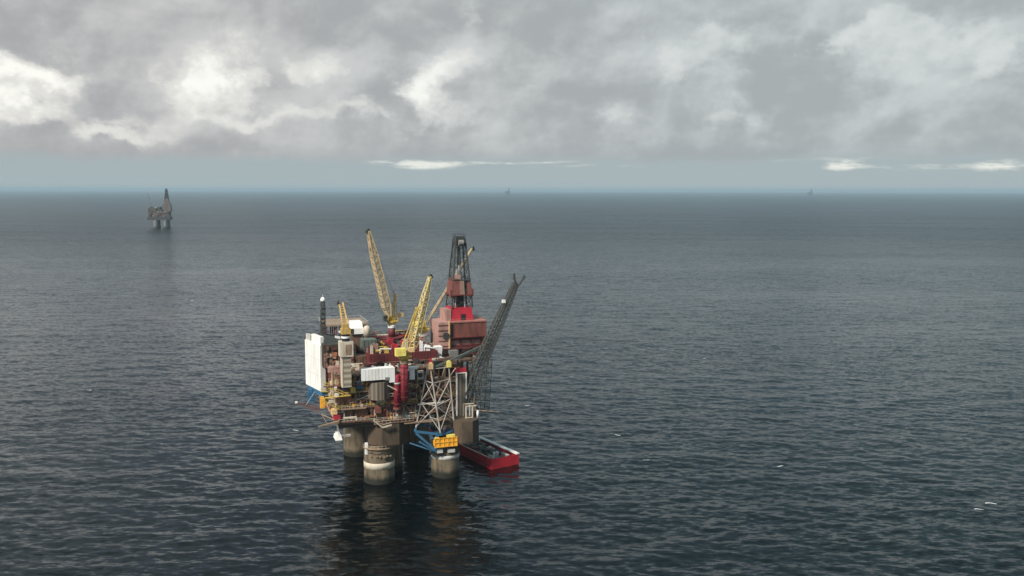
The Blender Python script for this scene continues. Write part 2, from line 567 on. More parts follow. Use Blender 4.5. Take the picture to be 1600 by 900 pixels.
# columns and diagonal braces on the four faces
bays = [-17.4, -10.5, -4, 2.5, 9.5, 15.0, 22, 29, 35.4]
cols = ['tan', 'brown', 'brown', 'oxide', 'tan', 'darkbrown', 'brown', 'tan']
for i, x in enumerate(bays):
    P('deck_column', MB().box((x - .38, FRONT(x) + .4, 27.2), (x + .38, FRONT(x) + 1.2, 47)), cols[i % 8])
    P('deck_column', MB().box((x - .38, 48.9, 27.2), (x + .38, 49.7, 47)), 'brown')
for y in (1.5, 9, 17, 25, 33, 41):
    P('deck_column', MB().box((-17.7, y - .38, 27.2), (-16.9, y + .38, 47)), 'tan' if y < 12 else 'brown')
for y in (13, 21, 29, 37, 45):
    P('deck_column', MB().box((45.0, y - .38, 27.2), (45.8, y + .38, 47)), 'brown')
for i in range(8):
    for k in range(3):
        if (i * 2 + k) % 3 != 0:
            a, b = (bays[i] + .4, bays[i + 1] - .4)[::1 if (i + k) % 2 else -1]
            P('brace', MB().tube((a, FRONT(max(a, b)) + .9, LEVELS[k] + .1), (b, FRONT(max(a, b)) + .9, LEVELS[k + 1] - .6), .24), ['tan', 'brown', 'oxide', 'darkbrown'][(i + k) % 4])

# enclosed modules set back inside the frames
mm = ['tan', 'brown', 'rust', 'pinkbrown', 'darkred', 'oxide', 'pinkbrown', 'brown', 'rust']
for k in range(3):
    for i in range(8):
        setb = FRONT(bays[i + 1]) + random.choice([1.25, 1.4, 1.8, 3.2]) + (.3 if k == 0 else 0)
        h = random.uniform(.72, 1.0)
        z0, z1 = LEVELS[k] + .01, LEVELS[k] + (LEVELS[k + 1] - .6 - LEVELS[k]) * h
        P('module_wall', MB().box((bays[i] + .45, setb, z0), (bays[i + 1] - .45 + random.uniform(-1, 0), setb + 11, z1)), random.choice(mm))
    for j, y in enumerate((13, 21, 29, 37)):
        x0 = -15 + random.uniform(-1, 2)
        P('module_wall', MB().box((x0, y + .3, LEVELS[k] + .01), (x0 + 12, y + 7.4, LEVELS[k + 1] - .8)), random.choice(mm))
        P('module_wall', MB().box((33, y + .3, LEVELS[k] + .01), (43 + random.uniform(-2, 1), y + 7.4, LEVELS[k + 1] - .8)), random.choice(mm))
    P('module_wall', MB().box((0, 15, LEVELS[k] + .01), (31, 46, LEVELS[k + 1] - .7)), 'darkbrown')

# pipes, vessels and plant on the walkways of each level
pc = ['oxide', 'rust', 'tan', 'cream', 'rust', 'pale', 'brown', 'oxide', 'tan', 'darkred', 'yellow', 'grey', 'green']
for k in range(3):
    z = LEVELS[k]
    for i in range(26):
        x = random.uniform(-17, 34); y = random.uniform(-5.7, -2.2); ln = random.uniform(3, 14)
        zz = z + random.choice([.7, 1.4, 2.2, 3.1, 4.2, 5.2])
        x1 = min(x + ln, 35.2)
        x1 = min(x1, 15) if x < 15 else x1
        y += FRONT(x) + 6
        pts = [(x, y, zz), (x1, y, zz)]
        if random.random() < .6: pts.append((x1, y, zz + random.uniform(-1, 1) * 1.8 if zz > z + 2 else zz + 2))
        if random.random() < .5: pts.insert(0, (x, y + 3, zz))
        P('pipe_run', MB().poly(pts, random.choice([.12, .18, .22, .3, .4]), 6), random.choice(pc))
    for i in range(6):
        y = random.uniform(-4, 40); x = random.uniform(-17.8, -15.5); ln = random.uniform(4, 12)
        zz = z + random.choice([.8, 1.6, 2.6, 4, 5])
        P('pipe_run', MB().poly([(x, y, zz), (x, min(y + ln, 49), zz), (x + 2, min(y + ln, 49), zz)], random.choice([.15, .22, .3]), 6), random.choice(pc))
ec = ['cream', 'oxide', 'tan', 'rust', 'rust', 'craneochre', 'grey', 'pale', 'brown', 'darkred', 'darkbrown', 'green', 'brown', 'yellow', 'darkgrey']
for k in range(3):
    z = LEVELS[k] + .01
    for i in range(17):
        x = random.uniform(-16.5, 33); y = random.uniform(-5, -2.6) + FRONT(x) + 6
        w, d, h = random.uniform(.6, 2.4), random.uniform(.7, 1.6), random.uniform(.8, 3.4)
        mb = MB().box((x, y, z), (x + w, y + d, z + h))
        mb.box((x + w * .2, y + d * .2, z + h), (x + w * .6, y + d * .7, z + h + random.uniform(.2, .8)))
        P('equipment_skid', mb, random.choice(ec))
    for i in range(4):
        x = random.choice([random.uniform(-15, 9), random.uniform(17, 29)]); y = random.uniform(-4.2, -3.4) + FRONT(x) + 6; r = random.uniform(.55, 1.0); ln = random.uniform(3, 5.5)
        mb = MB().tube((x, y, z + r + .5), (x + ln, y, z + r + .5), r, n=14)
        mb.tube((x - r * .5, y, z + r + .5), (x, y, z + r + .5), r * .5, r, 14).tube((x + ln, y, z + r + .5), (x + ln + r * .5, y, z + r + .5), r, r * .5, 14)
        for xx in (x + .6, x + ln - .6):
            mb.box((xx - .2, y - r * .7, z), (xx + .2, y + r * .7, z + r))
        P('pressure_vessel', mb, random.choice(['pale', 'tan', 'oxide', 'grey']), smooth=False)
    for i in range(6):
        y = random.uniform(-4, 44); x = random.uniform(-17.5, -15.8)
        w, d, h = random.uniform(.7, 1.6), random.uniform(.8, 3), random.uniform(.8, 3.2)
        P('equipment_skid', MB().box((x, y, z), (x + w, y + d, z + h)), random.choice(ec))
for k in range(3):
    z = LEVELS[k] + .01
    for i in range(15):
        x = random.uniform(-17.4, 34.5); y = FRONT(x) + random.uniform(.35, 1.0)
        s_ = random.uniform(.35, .9)
        zz = z + random.choice([0, 0, 0, 1.2, 2.4])
        mb = MB().box((x, y, zz), (x + s_ * random.uniform(.8, 2.2), y + .7, zz + s_ * random.uniform(.8, 2)))
        mb.tube((x + .2, y + .3, z), (x + .2, y + .3, zz + 2.6), .12, n=6)
        P('valve_station', mb, random.choice(['cream', 'white', 'peach', 'orange', 'yellow', 'red', 'pale', 'cream', 'tan', 'blue', 'black']))
    for i in range(9):
        y = random.uniform(-5, 26); s_ = random.uniform(.5, 1.1)
        P('valve_station', MB().box((-18.1, y, z), (-17.2, y + s_ * 1.6, z + s_ * random.uniform(1, 2.6))), random.choice(['cream', 'yellow', 'orange', 'peach', 'red', 'white', 'craneochre']))
for i in range(95):
    x = random.uniform(-17, 34); y = random.uniform(FRONT(x) + .8, 5)
    if x > 17 and y < 6: y = random.uniform(1.5, 12)
    w, d, h = random.uniform(.6, 2.6), random.uniform(.6, 2), random.uniform(.6, 2.8)
    mb = MB().box((x, y, 47.01), (x + w, y + d, 47 + h))
    if random.random() < .5:
        mb.tube((x, y + d / 2, 47.4 + h), (x + w * 1.6, y + d / 2, 47.4 + h), .2, n=6)
    else:
        mb.box((x + w * .2, y + d * .1, 47 + h), (x + w * .5, y + d * .6, 47.6 + h))
    P('deck_plant', mb, random.choice(['brown', 'oxide', 'darkbrown', 'grey', 'darkgrey', 'cream', 'tan', 'darkred', 'pinkbrown', 'red', 'white', 'green', 'palepink', 'black']))
cc_ = ['cream', 'tan', 'rust', 'rust', 'yellow', 'oxide', 'pale', 'peach', 'pinkbrown', 'brown', 'orange', 'tan', 'pinkbrown', 'craneochre']
for i in range(98):
    k = i % 3
    z0, z1 = LEVELS[k], LEVELS[k + 1] - .6
    x = random.uniform(-17.6, 35); y = FRONT(x) + random.uniform(.1, 1.6)
    m_ = random.random()
    xe = min(x + random.uniform(2, 8), 14.8 if x < 15 else 35.6)
    if m_ < .35:
        pts = [(x, y, z0), (x, y, z1)]
    elif m_ < .6:
        pts = [(x, y, z0 + random.uniform(0, 2)), (xe, y, z1 - random.uniform(0, 2))]
    else:
        zz = random.uniform(z0 + .5, z1)
        pts = [(x, y + 1, zz), (x, y, zz), (xe, y, zz), (xe, y, z0)]
    P('conduit', MB().poly(pts, random.uniform(.09, .2), 5), random.choice(cc_))
for i in range(60):
    y = random.uniform(-5.5, 30); k = i % 3; s_ = random.uniform(.3, 1.0); zz = LEVELS[k] + random.uniform(0, 4.5)
    P('junction_box', MB().box((-18.2, y, zz), (-17.4, y + s_ * 2, zz + s_)).tube((-18, y, LEVELS[k]), (-18, y, LEVELS[k + 1] - .6), .1, n=5), random.choice(cc_ + ['darkbrown', 'red']))
# small walkways that stand out from the faces
def walkway(name_mat, a, b, depth, rail='cream'):
    """gallery slab along the front with its own rail; a, b are pixels (l,row),(r,row) on the slab's outer edge."""
    v = -6 - depth
    p, q = L(*a, v=v), L(*b, v=v)
    mb = MB().hexa([(p.x, v, p.z - .35), (q.x, v, q.z - .35), (q.x, -5.9, q.z - .35), (p.x, -5.9, p.z - .35),
                    (p.x, v, p.z), (q.x, v, q.z), (q.x, -5.9, q.z), (p.x, -5.9, p.z)])
    w = P('gallery', mb, name_mat)
    r = MB()
    n = max(2, int((q - p).length / 1.6))
    for i in range(n + 1):
        s = p.lerp(q, i / n)
        r.bar(s, s + Vector((0, 0, 1.1)), .09)
    r.bar(p + Vector((0, 0, 1.1)), q + Vector((0, 0, 1.1)), .12)
    P('handrail', r, rail, w)
walkway('brown', (529, 660), (577, 656), 1.0)
walkway('oxide', (506, 604), (566, 600), 1.0, 'yellow')
walkway('tan', (533, 640), (572, 637), 1.2)
walkway('brown', (577, 622), (620, 618), 1.2)
walkway('brown', (585, 663), (646, 657), 1.0)
walkway('yellow', (508, 622), (548, 617), 1.3, 'yellow')
walkway('brown', (628, 607), (652, 605), 1.0, 'tan')
walkway('oxide', (612, 630), (636, 628), 1.4, 'oxide')

# ------------------------------------------------------------------ things standing on the platform
def post_rail(mb, pts, h=1.1, s=2.0):
    for a, b in zip(pts, pts[1:]):
        a, b = Vector(a), Vector(b)
        n = max(1, int((b - a).length / s))
        for i in range(n + 1):
            p = a.lerp(b, i / n)
            mb.bar(p, p + Vector((0, 0, h)), .08)
        mb.bar(a + Vector((0, 0, h)), b + Vector((0, 0, h)), .1)
    return mb

# tall white wind wall at the left end, turned a little from the deck
A, B = L(478, 600, z=36), L(501.5, 612, z=36)
dx = (A - B); dx.z = 0; ln = dx.length; dx.normalize(); nx = Vector((dx.y, -dx.x, 0))
if nx.x < 0: nx = -nx
zt = 56.0
t = Thing('wind_wall', 'tall plain white wind wall at the left end of the platform', 'wall', B)
t.o['kind'] = 'thing'
def obox(b, x, n_, l0, l1, t0, t1, z0, z1):
    p = lambda l, t_, z: Vector((b.x, b.y, 0)) + x * l + n_ * t_ + Vector((0, 0, z))
    return [p(l1, t0, z0), p(l0, t0, z0), p(l0, t1, z0), p(l1, t1, z0), p(l1, t0, z1), p(l0, t0, z1), p(l0, t1, z1), p(l1, t1, z1)]
t.part('panel', MB().hexa(obox(B, dx, nx, 0, ln, 0, 2.2, 36, zt)), 'white')
sm_ = MB()
for k in range(1, 9):
    sm_.hexa(obox(B, dx, nx, ln * k / 9, ln * k / 9 + .1, -.03, .02, 36.1, zt - .1))
for z_ in (42.5, 49.5):
    sm_.hexa(obox(B, dx, nx, .05, ln - .05, -.035, .02, z_, z_ + .1))
t.part('cladding_seams', sm_, 'pale')
t.part('upper_panel', MB().hexa(obox(B, dx, nx, .6, ln * .62, .5, 2.0, zt, zt + 3.4)), 'white')
t.part('vent_box', MB().hexa(obox(B, dx, nx, ln * .72, ln * .98, .4, 1.8, zt, zt + 2.6)), 'pale')
fr = MB()
for l in np.linspace(.2, ln - .2, 7):
    a = Vector((B.x, B.y, 0)) + dx * l + nx * 2.3
    fr.bar(a + Vector((0, 0, 36)), a + Vector((0, 0, zt)), .35)
    fr.bar(a + Vector((0, 0, 37)), a + nx * 4 + Vector((0, 0, 40.3)), .3)
t.part('rear_frame', fr, 'tan')
bs = MB()
bs.hexa(obox(B, dx, nx, .5, ln - .5, .6, 3.6, 33.6, 35.98))
t.part('blue_base', bs, 'blue')

# living quarters behind the wall
t = Thing('living_quarters', 'dark brown living quarters block with slanted roof ducts behind the white wind wall', 'building', (-12, 22, 47))
b, (x0, x1, z0, z1) = px_box(505, 556, 538, 575, 12, 24)
t.part('block', MB().box((x0, 12, 47.02), (x1, 36, z1)), 'darkbrown')
w = MB()
for k in range(3):
    for i in range(6):
        xx = x0 + 1 + i * 2.1
        w.box((xx, 11.94, 48.5 + k * 2.6), (xx + 1, 12.1, 49.6 + k * 2.6))
t.part('windows', w, 'black')
for i in range(5):
    mb = MB()
    yy = 13 + i * 4.6
    mb.hexa([(x0 + .5, yy, z1), (x1 - 2, yy, z1), (x1 - 2, yy + 2.6, z1), (x0 + .5, yy + 2.6, z1),
             (x0 + 1, yy + .8, z1 + 3.0 - i * .2), (x1 - 6, yy + .8, z1 + .6), (x1 - 6, yy + 2.2, z1 + .6), (x0 + 1, yy + 2.2, z1 + 3.0 - i * .2)])
    t.part('roof_duct', mb, 'darkgrey')
for i, (pxx, rr) in enumerate([(534, 519), (528, 527), (515, 540), (524, 547), (521, 531)]):
    p = L(pxx, rr, v=14 + i * 3)
    t.part('duct_cover', MB().hexa([(p.x - 1, p.y, p.z - .3), (p.x + 1, p.y, p.z - .8), (p.x + 1, p.y + 1.8, p.z - .8), (p.x - 1, p.y + 1.8, p.z - .3),
                                    (p.x - 1, p.y, p.z + .5), (p.x + 1, p.y, p.z), (p.x + 1, p.y + 1.8, p.z), (p.x - 1, p.y + 1.8, p.z + .5)]), 'white')
for i in range(34):
    xx = random.uniform(x0, x1 - 2); zz = 47.1 + random.uniform(0, z1 - 48)
    w_, h_ = random.uniform(.4, 2.2), random.uniform(.4, 1.8)
    mb = MB().box((xx, 10.9 + random.uniform(0, .8), zz), (xx + w_, 11.93, zz + h_))
    mb.bar((xx, 11.6, 47.1), (xx, 11.6, zz + h_ + .5), .15)
    t.part('wall_fitting', mb, random.choice(['oxide', 'pinkbrown', 'rust', 'tan', 'palepink', 'brown', 'cream', 'darkred']))
# helideck slab behind
t = Thing('helideck', 'flat tan helicopter deck at the back left corner of the platform', 'helideck', (-8, 52, 47))
b, (x0, x1, z0, z1) = px_box(507, 575, 507, 509, 42, 20)
t.part('deck_plate', MB().box((x0, 42, z0), (x1, 62, z1)), 'tan')
sp = MB()
for x in np.linspace(x0 + 1, x1 - 1, 5):
    for y in (43, 49, 55, 61):
        sp.bar((x, y, 47), (x, y, z0), .5)
for x in np.linspace(x0 + 1, x1 - 1, 5)[:-1]:
    sp.bar((x, 43, 47), (x + (x1 - x0 - 2) / 4, 43, z0), .3)
t.part('support_frame', sp, 'oxide')
nt_ = MB()
post_rail(nt_, [(x0, 42, z1), (x1, 42, z1), (x1, 62, z1), (x0, 62, z1), (x0, 42, z1)], 1.0, 2.5)
t.part('edge_net', nt_, 'pale')

b, (x0, x1, z0, z1) = px_box(548, 568, 504, 522, 30, 8)
t = Thing('roof_cabin', 'white two tier cabin on the roof behind the left crane', 'cabin', (x0, 30, 47))
hm = (z0 + z1) / 2
t.part('lower_tier', MB().box((x0, 30, z0), (x1, 39, hm)), 'white')
t.part('upper_tier', MB().hexa([(x0 + .2, 30.6, hm), (x1 - .2, 30.6, hm), (x1 - .2, 38.6, hm), (x0 + .2, 38.6, hm), (x0 + .6, 32, z1), (x1 - .3, 32, z1), (x1 - .3, 38.2, z1), (x0 + .6, 38.2, z1)]), 'white')
t.part('stand', MB().box((x0 + .5, 31, 47.02), (x1 - .5, 38, z0)), 'brown')
p = L(574, 526, v=28)
t = Thing('storage_tank', 'rounded off white tank on the roof right of the white cabin', 'tank', (p.x, 28, 47))
t.part('shell', MB().lathe((p.x, 29, p.z), [(1.6, 0), (1.6, 3.6), (1.2, 4.4), (.4, 4.8)], 20), 'cream', smooth=True)
t.part('stand', MB().lathe((p.x, 29, 47.02), [(1.3, 0), (1.3, p.z - 47.05)], 12), 'tan')
for (l, r, tp, bt, v, dp, m_) in [(566, 589, 531, 544, 20, 6, 'green'), (568, 590, 545, 557, 16, 5, 'darkgrey'), (555, 573, 556, 572, 12, 5, 'brown')]:
    b, e = px_box(l, r, tp, bt, v, dp)
    b.box((e[0] + .4, v + .5, 47.02), (e[1] - .4, v + dp - .5, e[2] - .001))
    for i in range(4):
        xx = e[0] + (e[1] - e[0]) * (i + .5) / 4
        b.bar((xx, v - .12, e[2] + .2), (xx, v - .12, e[3] - .2), .18)
    solo('machinery_module', b, m_, {'green': 'grey green machinery module below the white roof cabin', 'darkgrey': 'dark grey machinery module with pale rail beneath the grey green module', 'brown': 'rusty brown module between pale crane pedestal and dark red wall'}[m_], 'module', (e[0], v, 47))

# antenna mast
p = L(504.5, 548, v=30); q = L(504.5, 471, v=30)
t = Thing('antenna_mast', 'thin dark lattice antenna mast with a white top behind the white wall', 'mast', p)
w0, w1 = 1.25, .75
cor = lambda c, w: [c + Vector((a * w, b_ * w, 0)) for a, b_ in ((-1, -1), (1, -1), (1, 1), (-1, 1))]
t.part('lattice', MB().lattice(cor(p, w0), cor(q, w1), 12, .26, .2, True), 'darkgrey')
inner = MB()
for k in range(7):
    c = p.lerp(q, .25 + k * .1)
    inner.box(c - Vector((1.2, .5, .45)), c + Vector((1.2, .5, .45)))
t.part('antenna_panel', inner, 'green')
t.part('radome', MB().lathe(q, [(.9, 0), (1.1, .5), (1.0, 1.2), (.4, 1.9)], 12), 'white', smooth=True)
t.part('whip', MB().tube(q + Vector((0, 0, 1.8)), q + Vector((0, 0, 3.2)), .1), 'pale')

# ------------------------------------------------------------------ cranes
def crane(label, base, ped, boom_foot, tip, mats, ped_r=1.7, boom_w=1.6, tip_w=.9, cab=None, aframe=None, counter=None, n=14, chord=.3, brace=.17, ped_mat='darkred', ring_mat='white', extra=None, tri=False):
    base, boom_foot, tip = Vector(base), Vector(boom_foot), Vector(tip)
    t = Thing('pedestal_crane', label, 'crane', base, 'cranes on the oil platform')
    zt = ped
    pd = t.part('pedestal', MB().lathe((base.x, base.y, 0), [(ped_r, base.z), (ped_r, zt - 1.4)], 20), ped_mat, smooth=True)
    t.part('pedestal_ring', MB().lathe((base.x, base.y, 0), [(ped_r + .25, zt - 1.4), (ped_r + .35, zt - .2), (ped_r + .1, zt)], 20), ring_mat, pd)
    sl = t.part('slew_platform', MB().lathe((base.x, base.y, 0), [(ped_r * .9, zt), (ped_r * 1.5, zt + 1.0), (ped_r * 1.55, zt + 1.5)], 20).box((base.x - 2.6, base.y - 2, zt + 1.5), (base.x + 2.6, base.y + 2, zt + 2.0)), mats[0])
    rr = MB()
    post_rail(rr, [(base.x - 2.6, base.y - 2, zt + 2), (base.x + 2.6, base.y - 2, zt + 2), (base.x + 2.6, base.y + 2, zt + 2), (base.x - 2.6, base.y + 2, zt + 2), (base.x - 2.6, base.y - 2, zt + 2)], 1.1, 1.4)
    t.part('handrail', rr, mats[0], sl)
    t.part('machinery_house', MB().box((base.x - 1.5, base.y - .2, zt + 2.0), (base.x + 1.5, base.y + 2.4, zt + 4.2)), mats[0])
    if cab:
        c = Vector(cab[0]); w = Vector(cab[1])
        cb = t.part('operator_cab', MB().box(c - w, c + w), cab[2])
        t.part('cab_window', MB().box(c + Vector((-w.x * .8, -w.y - .05, -.1)), c + Vector((w.x * .8, -w.y + .1, w.z * .7))), 'black' if cab[2] != 'brightyellow' else 'brightyellow', cb)
        t.part('cab_bracket', MB().bar(c - Vector((0, 0, w.z)), Vector((base.x, base.y, zt + 1.4)), .6), mats[0], cb)
    d = (tip - boom_foot).normalized()
    side = d.cross(Vector((0, 0, 1))).normalized()
    up = side.cross(d).normalized()
    def ring(c, w, h): return [c + side * (sx * w) + up * (sy * h) for sx, sy in ((-1, -1), (1, -1), (1, 1), (-1, 1))]
    m1 = boom_foot.lerp(tip, .12)
    bm = MB().lattice(ring(boom_foot, boom_w * .5, .35), ring(m1, boom_w * .5, boom_w * .5), 2, chord, brace)
    m2 = boom_foot.lerp(tip, .72)
    bm.lattice(ring(m1, boom_w * .5, boom_w * .5), ring(m2, (boom_w * .55 + tip_w * .45) * .5, boom_w * .45), n, chord, brace)
    bm.lattice(ring(m2, (boom_w * .55 + tip_w * .45) * .5, boom_w * .45), ring(tip, tip_w * .5, .35), max(3, n // 3), chord, brace)
    bo = t.part('boom', bm, mats[1])
    t.part('tip_sheave', MB().tube(tip - side * .5 + d * .3, tip + side * .5 + d * .3, .75, n=12).tube(tip - side * .6 - up * .9, tip + side * .6 - up * .9, .5, n=10), 'darkgrey', bo)
    if aframe:
        ap = Vector(aframe)
        af = MB()
        bk = Vector((base.x, base.y, zt + 2)) - Vector((d.x, d.y, 0)).normalized() * 2.2
        for sgn in (-1, 1):
            af.bar(Vector((base.x, base.y, zt + 2)) + side * sgn * 1.3 + Vector((d.x, d.y, 0)).normalized() * .8, ap + side * sgn * .3, .38)
            af.bar(bk + side * sgn * 1.3, ap + side * sgn * .3, .34)
        for k in (.3, .6):
            a1 = (Vector((base.x, base.y, zt + 2)) + side * 1.3).lerp(ap, k); a2 = (Vector((base.x, base.y, zt + 2)) - side * 1.3).lerp(ap, k)
            af.bar(a1, a2, .25)
        af.box(ap - Vector((.6, .5, .5)), ap + Vector((.6, .5, .6)))
        t.part('a_frame', af, mats[0])
        t.part('luffing_cable', MB().tube(ap, boom_foot.lerp(tip, .93), .06, n=4).tube(ap + side * .3, boom_foot.lerp(tip, .6), .06, n=4), 'darkgrey')
    if counter:
        c = Vector(counter)
        t.part('counterweight', MB().box(c - Vector((1.2, 1.0, .8)), c + Vector((1.2, 1.0, .9))).bar(c, (base.x, base.y, zt + 2.2), .6), 'peach')
    return t

# left crane on the pale banded column
v0 = -8.2
ba = L(541.5, 604, v=v0); pt = L(541, 533, v=v0).z
t = Thing('pedestal_crane', 'ochre crane on a tall pale banded column at the front left of the platform', 'crane', ba, 'cranes on the oil platform')
zc = L(541, 556, v=v0).z
pd = t.part('pedestal', MB().box((ba.x - 1.75, v0 - 1.6, ba.z), (ba.x + 1.75, v0 + 1.9, zc)), 'palecol')
t.part('pedestal_edge', MB().box((ba.x - 2.0, v0 - 1.75, ba.z), (ba.x - 1.5, v0 + 2.0, zc)), 'cream', pd)
hd = t.part('pedestal_head', MB().box((ba.x - 2.6, v0 - 2.3, zc), (ba.x + 2.6, v0 + 2.6, pt)), 'cream')
t.part('head_panel', MB().box((ba.x - .4, v0 - 2.42, zc + .8), (ba.x + 1.8, v0 - 2.25, pt - 1)), 'tan', hd)
t.part('slew_ring', MB().lathe((ba.x, v0, pt), [(1.5, 0), (1.5, 1.2), (1.75, 1.25), (1.75, 2.2), (1.5, 2.25), (1.5, 3.0)], 20), 'black')
t.part('pedestal_ring', MB().lathe((ba.x, v0, pt), [(1.72, 1.3), (1.82, 1.35), (1.82, 2.05), (1.72, 2.1)], 20), 'white')
cb = MB().box((ba.x - 1.8, v0 - 1.6, pt + 3.0), (ba.x + 1.9, v0 + 2.2, pt + 5.2)).box((ba.x - 1.3, v0 - 1.2, pt + 5.2), (ba.x + 1.2, v0 + 1.6, pt + 7.0))
t.part('machinery_house', cb, 'craneochre')
ft = Vector((ba.x + .2, v0 - .5, pt + 4.5)); tp = L(533, 474, v=8)
sd = (tp - ft).normalized().cross(Vector((0, 0, 1))).normalized()
bm = MB()
for sg in (-1, 1):
    a = ft + sd * sg * 1.15; b_ = tp + sd * sg * .75
    o_ = sd * .32; u_ = Vector((0, .6, .5))
    bm.hexa([a - o_ - u_, a + o_ - u_, a + o_ + u_, a - o_ + u_, b_ - o_ - u_ * .6, b_ + o_ - u_ * .6, b_ + o_ + u_ * .6, b_ - o_ + u_ * .6])
for k in range(1, 10):
    bm.bar((ft + sd * 1.15).lerp(tp + sd * .75, k / 10), (ft - sd * 1.15).lerp(tp - sd * .75, k / 10), .3)
bo = t.part('boom', bm, 'craneochre')
t.part('tip_sheave', MB().tube(tp - sd * 1.6 + Vector((0, 0, .5)), tp - sd * .7 + Vector((0, 0, .5)), .9, n=12).tube(tp + sd * .8 - Vector((0, 0, 1.6)), tp + sd * 1.6 - Vector((0, 0, 1.6)), .8, n=12), 'darkgrey', bo)
t.part('operator_cab', MB().box((ba.x + 1.9, v0 - 1.5, pt + 2.9), (ba.x + 3.2, v0 + .6, pt + 4.8)), 'darkbrown')

# back crane with the long raised boom
b0 = L(612.5, 526, v=26); zt = L(612.5, 507, v=26).z
cx = lambda px, row, v: L(px, row, v=v)
crane('tan crane with the longest boom raised high, at the back centre of the platform', (b0.x, 26, b0.z), zt, cx(607, 494, 25), cx(575.5, 361, 22), ('yellow', 'boomtan'), 1.5, 3.0, 1.2,
      cab=(cx(602, 497, 24), (.9, 1, 1.2), 'darkgrey'), aframe=cx(617.5, 461, 27), counter=cx(625.5, 492, 28), n=16, chord=.42, brace=.24)
t = Thing('crane_base_house', 'dark red base house with round ports below the long boomed crane', 'housing', (b0.x, 24, 47))
t.part('body', MB().lathe((b0.x, 26, 47.02), [(4.6, 0), (4.6, b0.z - 47.6), (4.9, b0.z - 47.5), (4.9, b0.z - 47.03)], 24), 'darkred')
por = MB()
for i in range(24):
    a = 2 * math.pi * i / 24
    for h in (2.0, 4.2):
        if 47 + h < b0.z - .5:
            por.tube((b0.x + 4.5 * math.cos(a), 26 + 4.5 * math.sin(a), 47 + h), (b0.x + 4.72 * math.cos(a), 26 + 4.72 * math.sin(a), 47 + h), .45, n=10)
t.part('ports', por, 'peach')

# crane behind the derrick
b0 = L(661, 543, v=24); zt = L(661, 520, v=24).z
crane('yellow crane whose thin boom passes behind the drilling derrick', (b0.x, 24, 47.02), zt, cx(666, 505, 25), cx(738, 388, 46), ('yellow', 'boomtan'), 1.6, .9, .6,
      cab=(cx(651.5, 507, 21), (1.5, 1.2, 1.3), 'brightyellow'), aframe=cx(657, 476, 25), n=20, chord=.26, brace=.13)

# front crane on the red column
b0 = L(630, 626, v=-8.4); zt = L(632, 563, v=-8.4).z
front_crane = crane('yellow crane with raised boom on the red column at the front of the platform', (L(632, 600, v=-8.4).x, -8.4, b0.z), zt, cx(644, 546, -8), cx(672, 432, -3), ('yellow', 'paleyellow'), 1.55, 2.7, 1.0,
      cab=(cx(625.5, 550, -10.6), (2.1, 1.2, 1.55), 'brightyellow'), aframe=cx(651, 482, -5), counter=cx(642.5, 546.5, -10), n=11, chord=.42, brace=.26, ped_mat='columnred', ring_mat='tan')
ring_ = MB()
for z_ in np.linspace(b0.z + 1.5, zt - 3, 6):
    ring_.lathe((L(632, 600, v=-8.4).x, -8.4, 0), [(1.55, z_), (1.72, z_ + .05), (1.72, z_ + .3), (1.55, z_ + .35)], 20)
xx_ = L(632, 600, v=-8.4).x
for k_ in range(26):
    ring_.bar((xx_ - .9, -10.0, b0.z + .6 + k_ * .5), (xx_ - .35, -10.05, b0.z + .6 + k_ * .5), .07)
ring_.bar((xx_ - .9, -10.0, b0.z), (xx_ - .9, -10.0, zt - 2), .09).bar((xx_ - .35, -10.05, b0.z), (xx_ - .35, -10.05, zt - 2), .09)
front_crane.part('pedestal_ladder', ring_, 'darkred')
P('pedestal_bracket', MB().box((b0.x - 1.2, -8.0, b0.z + 1), (b0.x + 2.2, -5.8, b0.z + 2)).box((b0.x - 1.2, -8.0, 45.6), (b0.x + 2.2, -5.8, 46.4)), 'oxide')
P('pedestal_bracket', MB().box((ba.x - 1.4, v0 + 1.9, ba.z + 1), (ba.x + 1.4, -5.8, ba.z + 2)).box((ba.x - 1.4, v0 + 1.9, 45.6), (ba.x + 1.4, -5.8, 46.4)), 'tan')
b, e = px_box(616, 627, 588, 640, -8.6, 2.4)
cxm = (e[0] + e[1]) / 2
mb = MB().lathe((cxm, -7.3, 0), [(1.35, e[2]), (1.35, e[3]), (.9, e[3] + .7)], 20)
t = Thing('red_standpipe', 'stout bright red pipe column beside the red crane column', 'pipe', (cxm, -7.3, e[2]))
t.part('pipe', mb, 'columnred', smooth=True)
for z_ in np.linspace(e[2] + 2, e[3] - 4, 3):
    t.part('pipe_clamp', MB().lathe((cxm, -7.3, 0), [(1.35, z_), (1.5, z_ + .05), (1.5, z_ + .45), (1.35, z_ + .5)], 20), 'darkred')
t.part('flange', MB().lathe((cxm, -7.3, 0), [(1.6, e[3] - 3.2), (1.6, e[3] - 2.7)], 20), 'pale')
t.part('branch', MB().poly([(cxm, -8.4, e[2] + 8), (cxm - 4, -8.2, e[2] + 10.2)], .25), 'cream')
t.part('foot_collar', MB().lathe((cxm, -7.3, 0), [(1.7, e[2] - .1), (1.7, e[2] + .8)], 20), 'oxide')

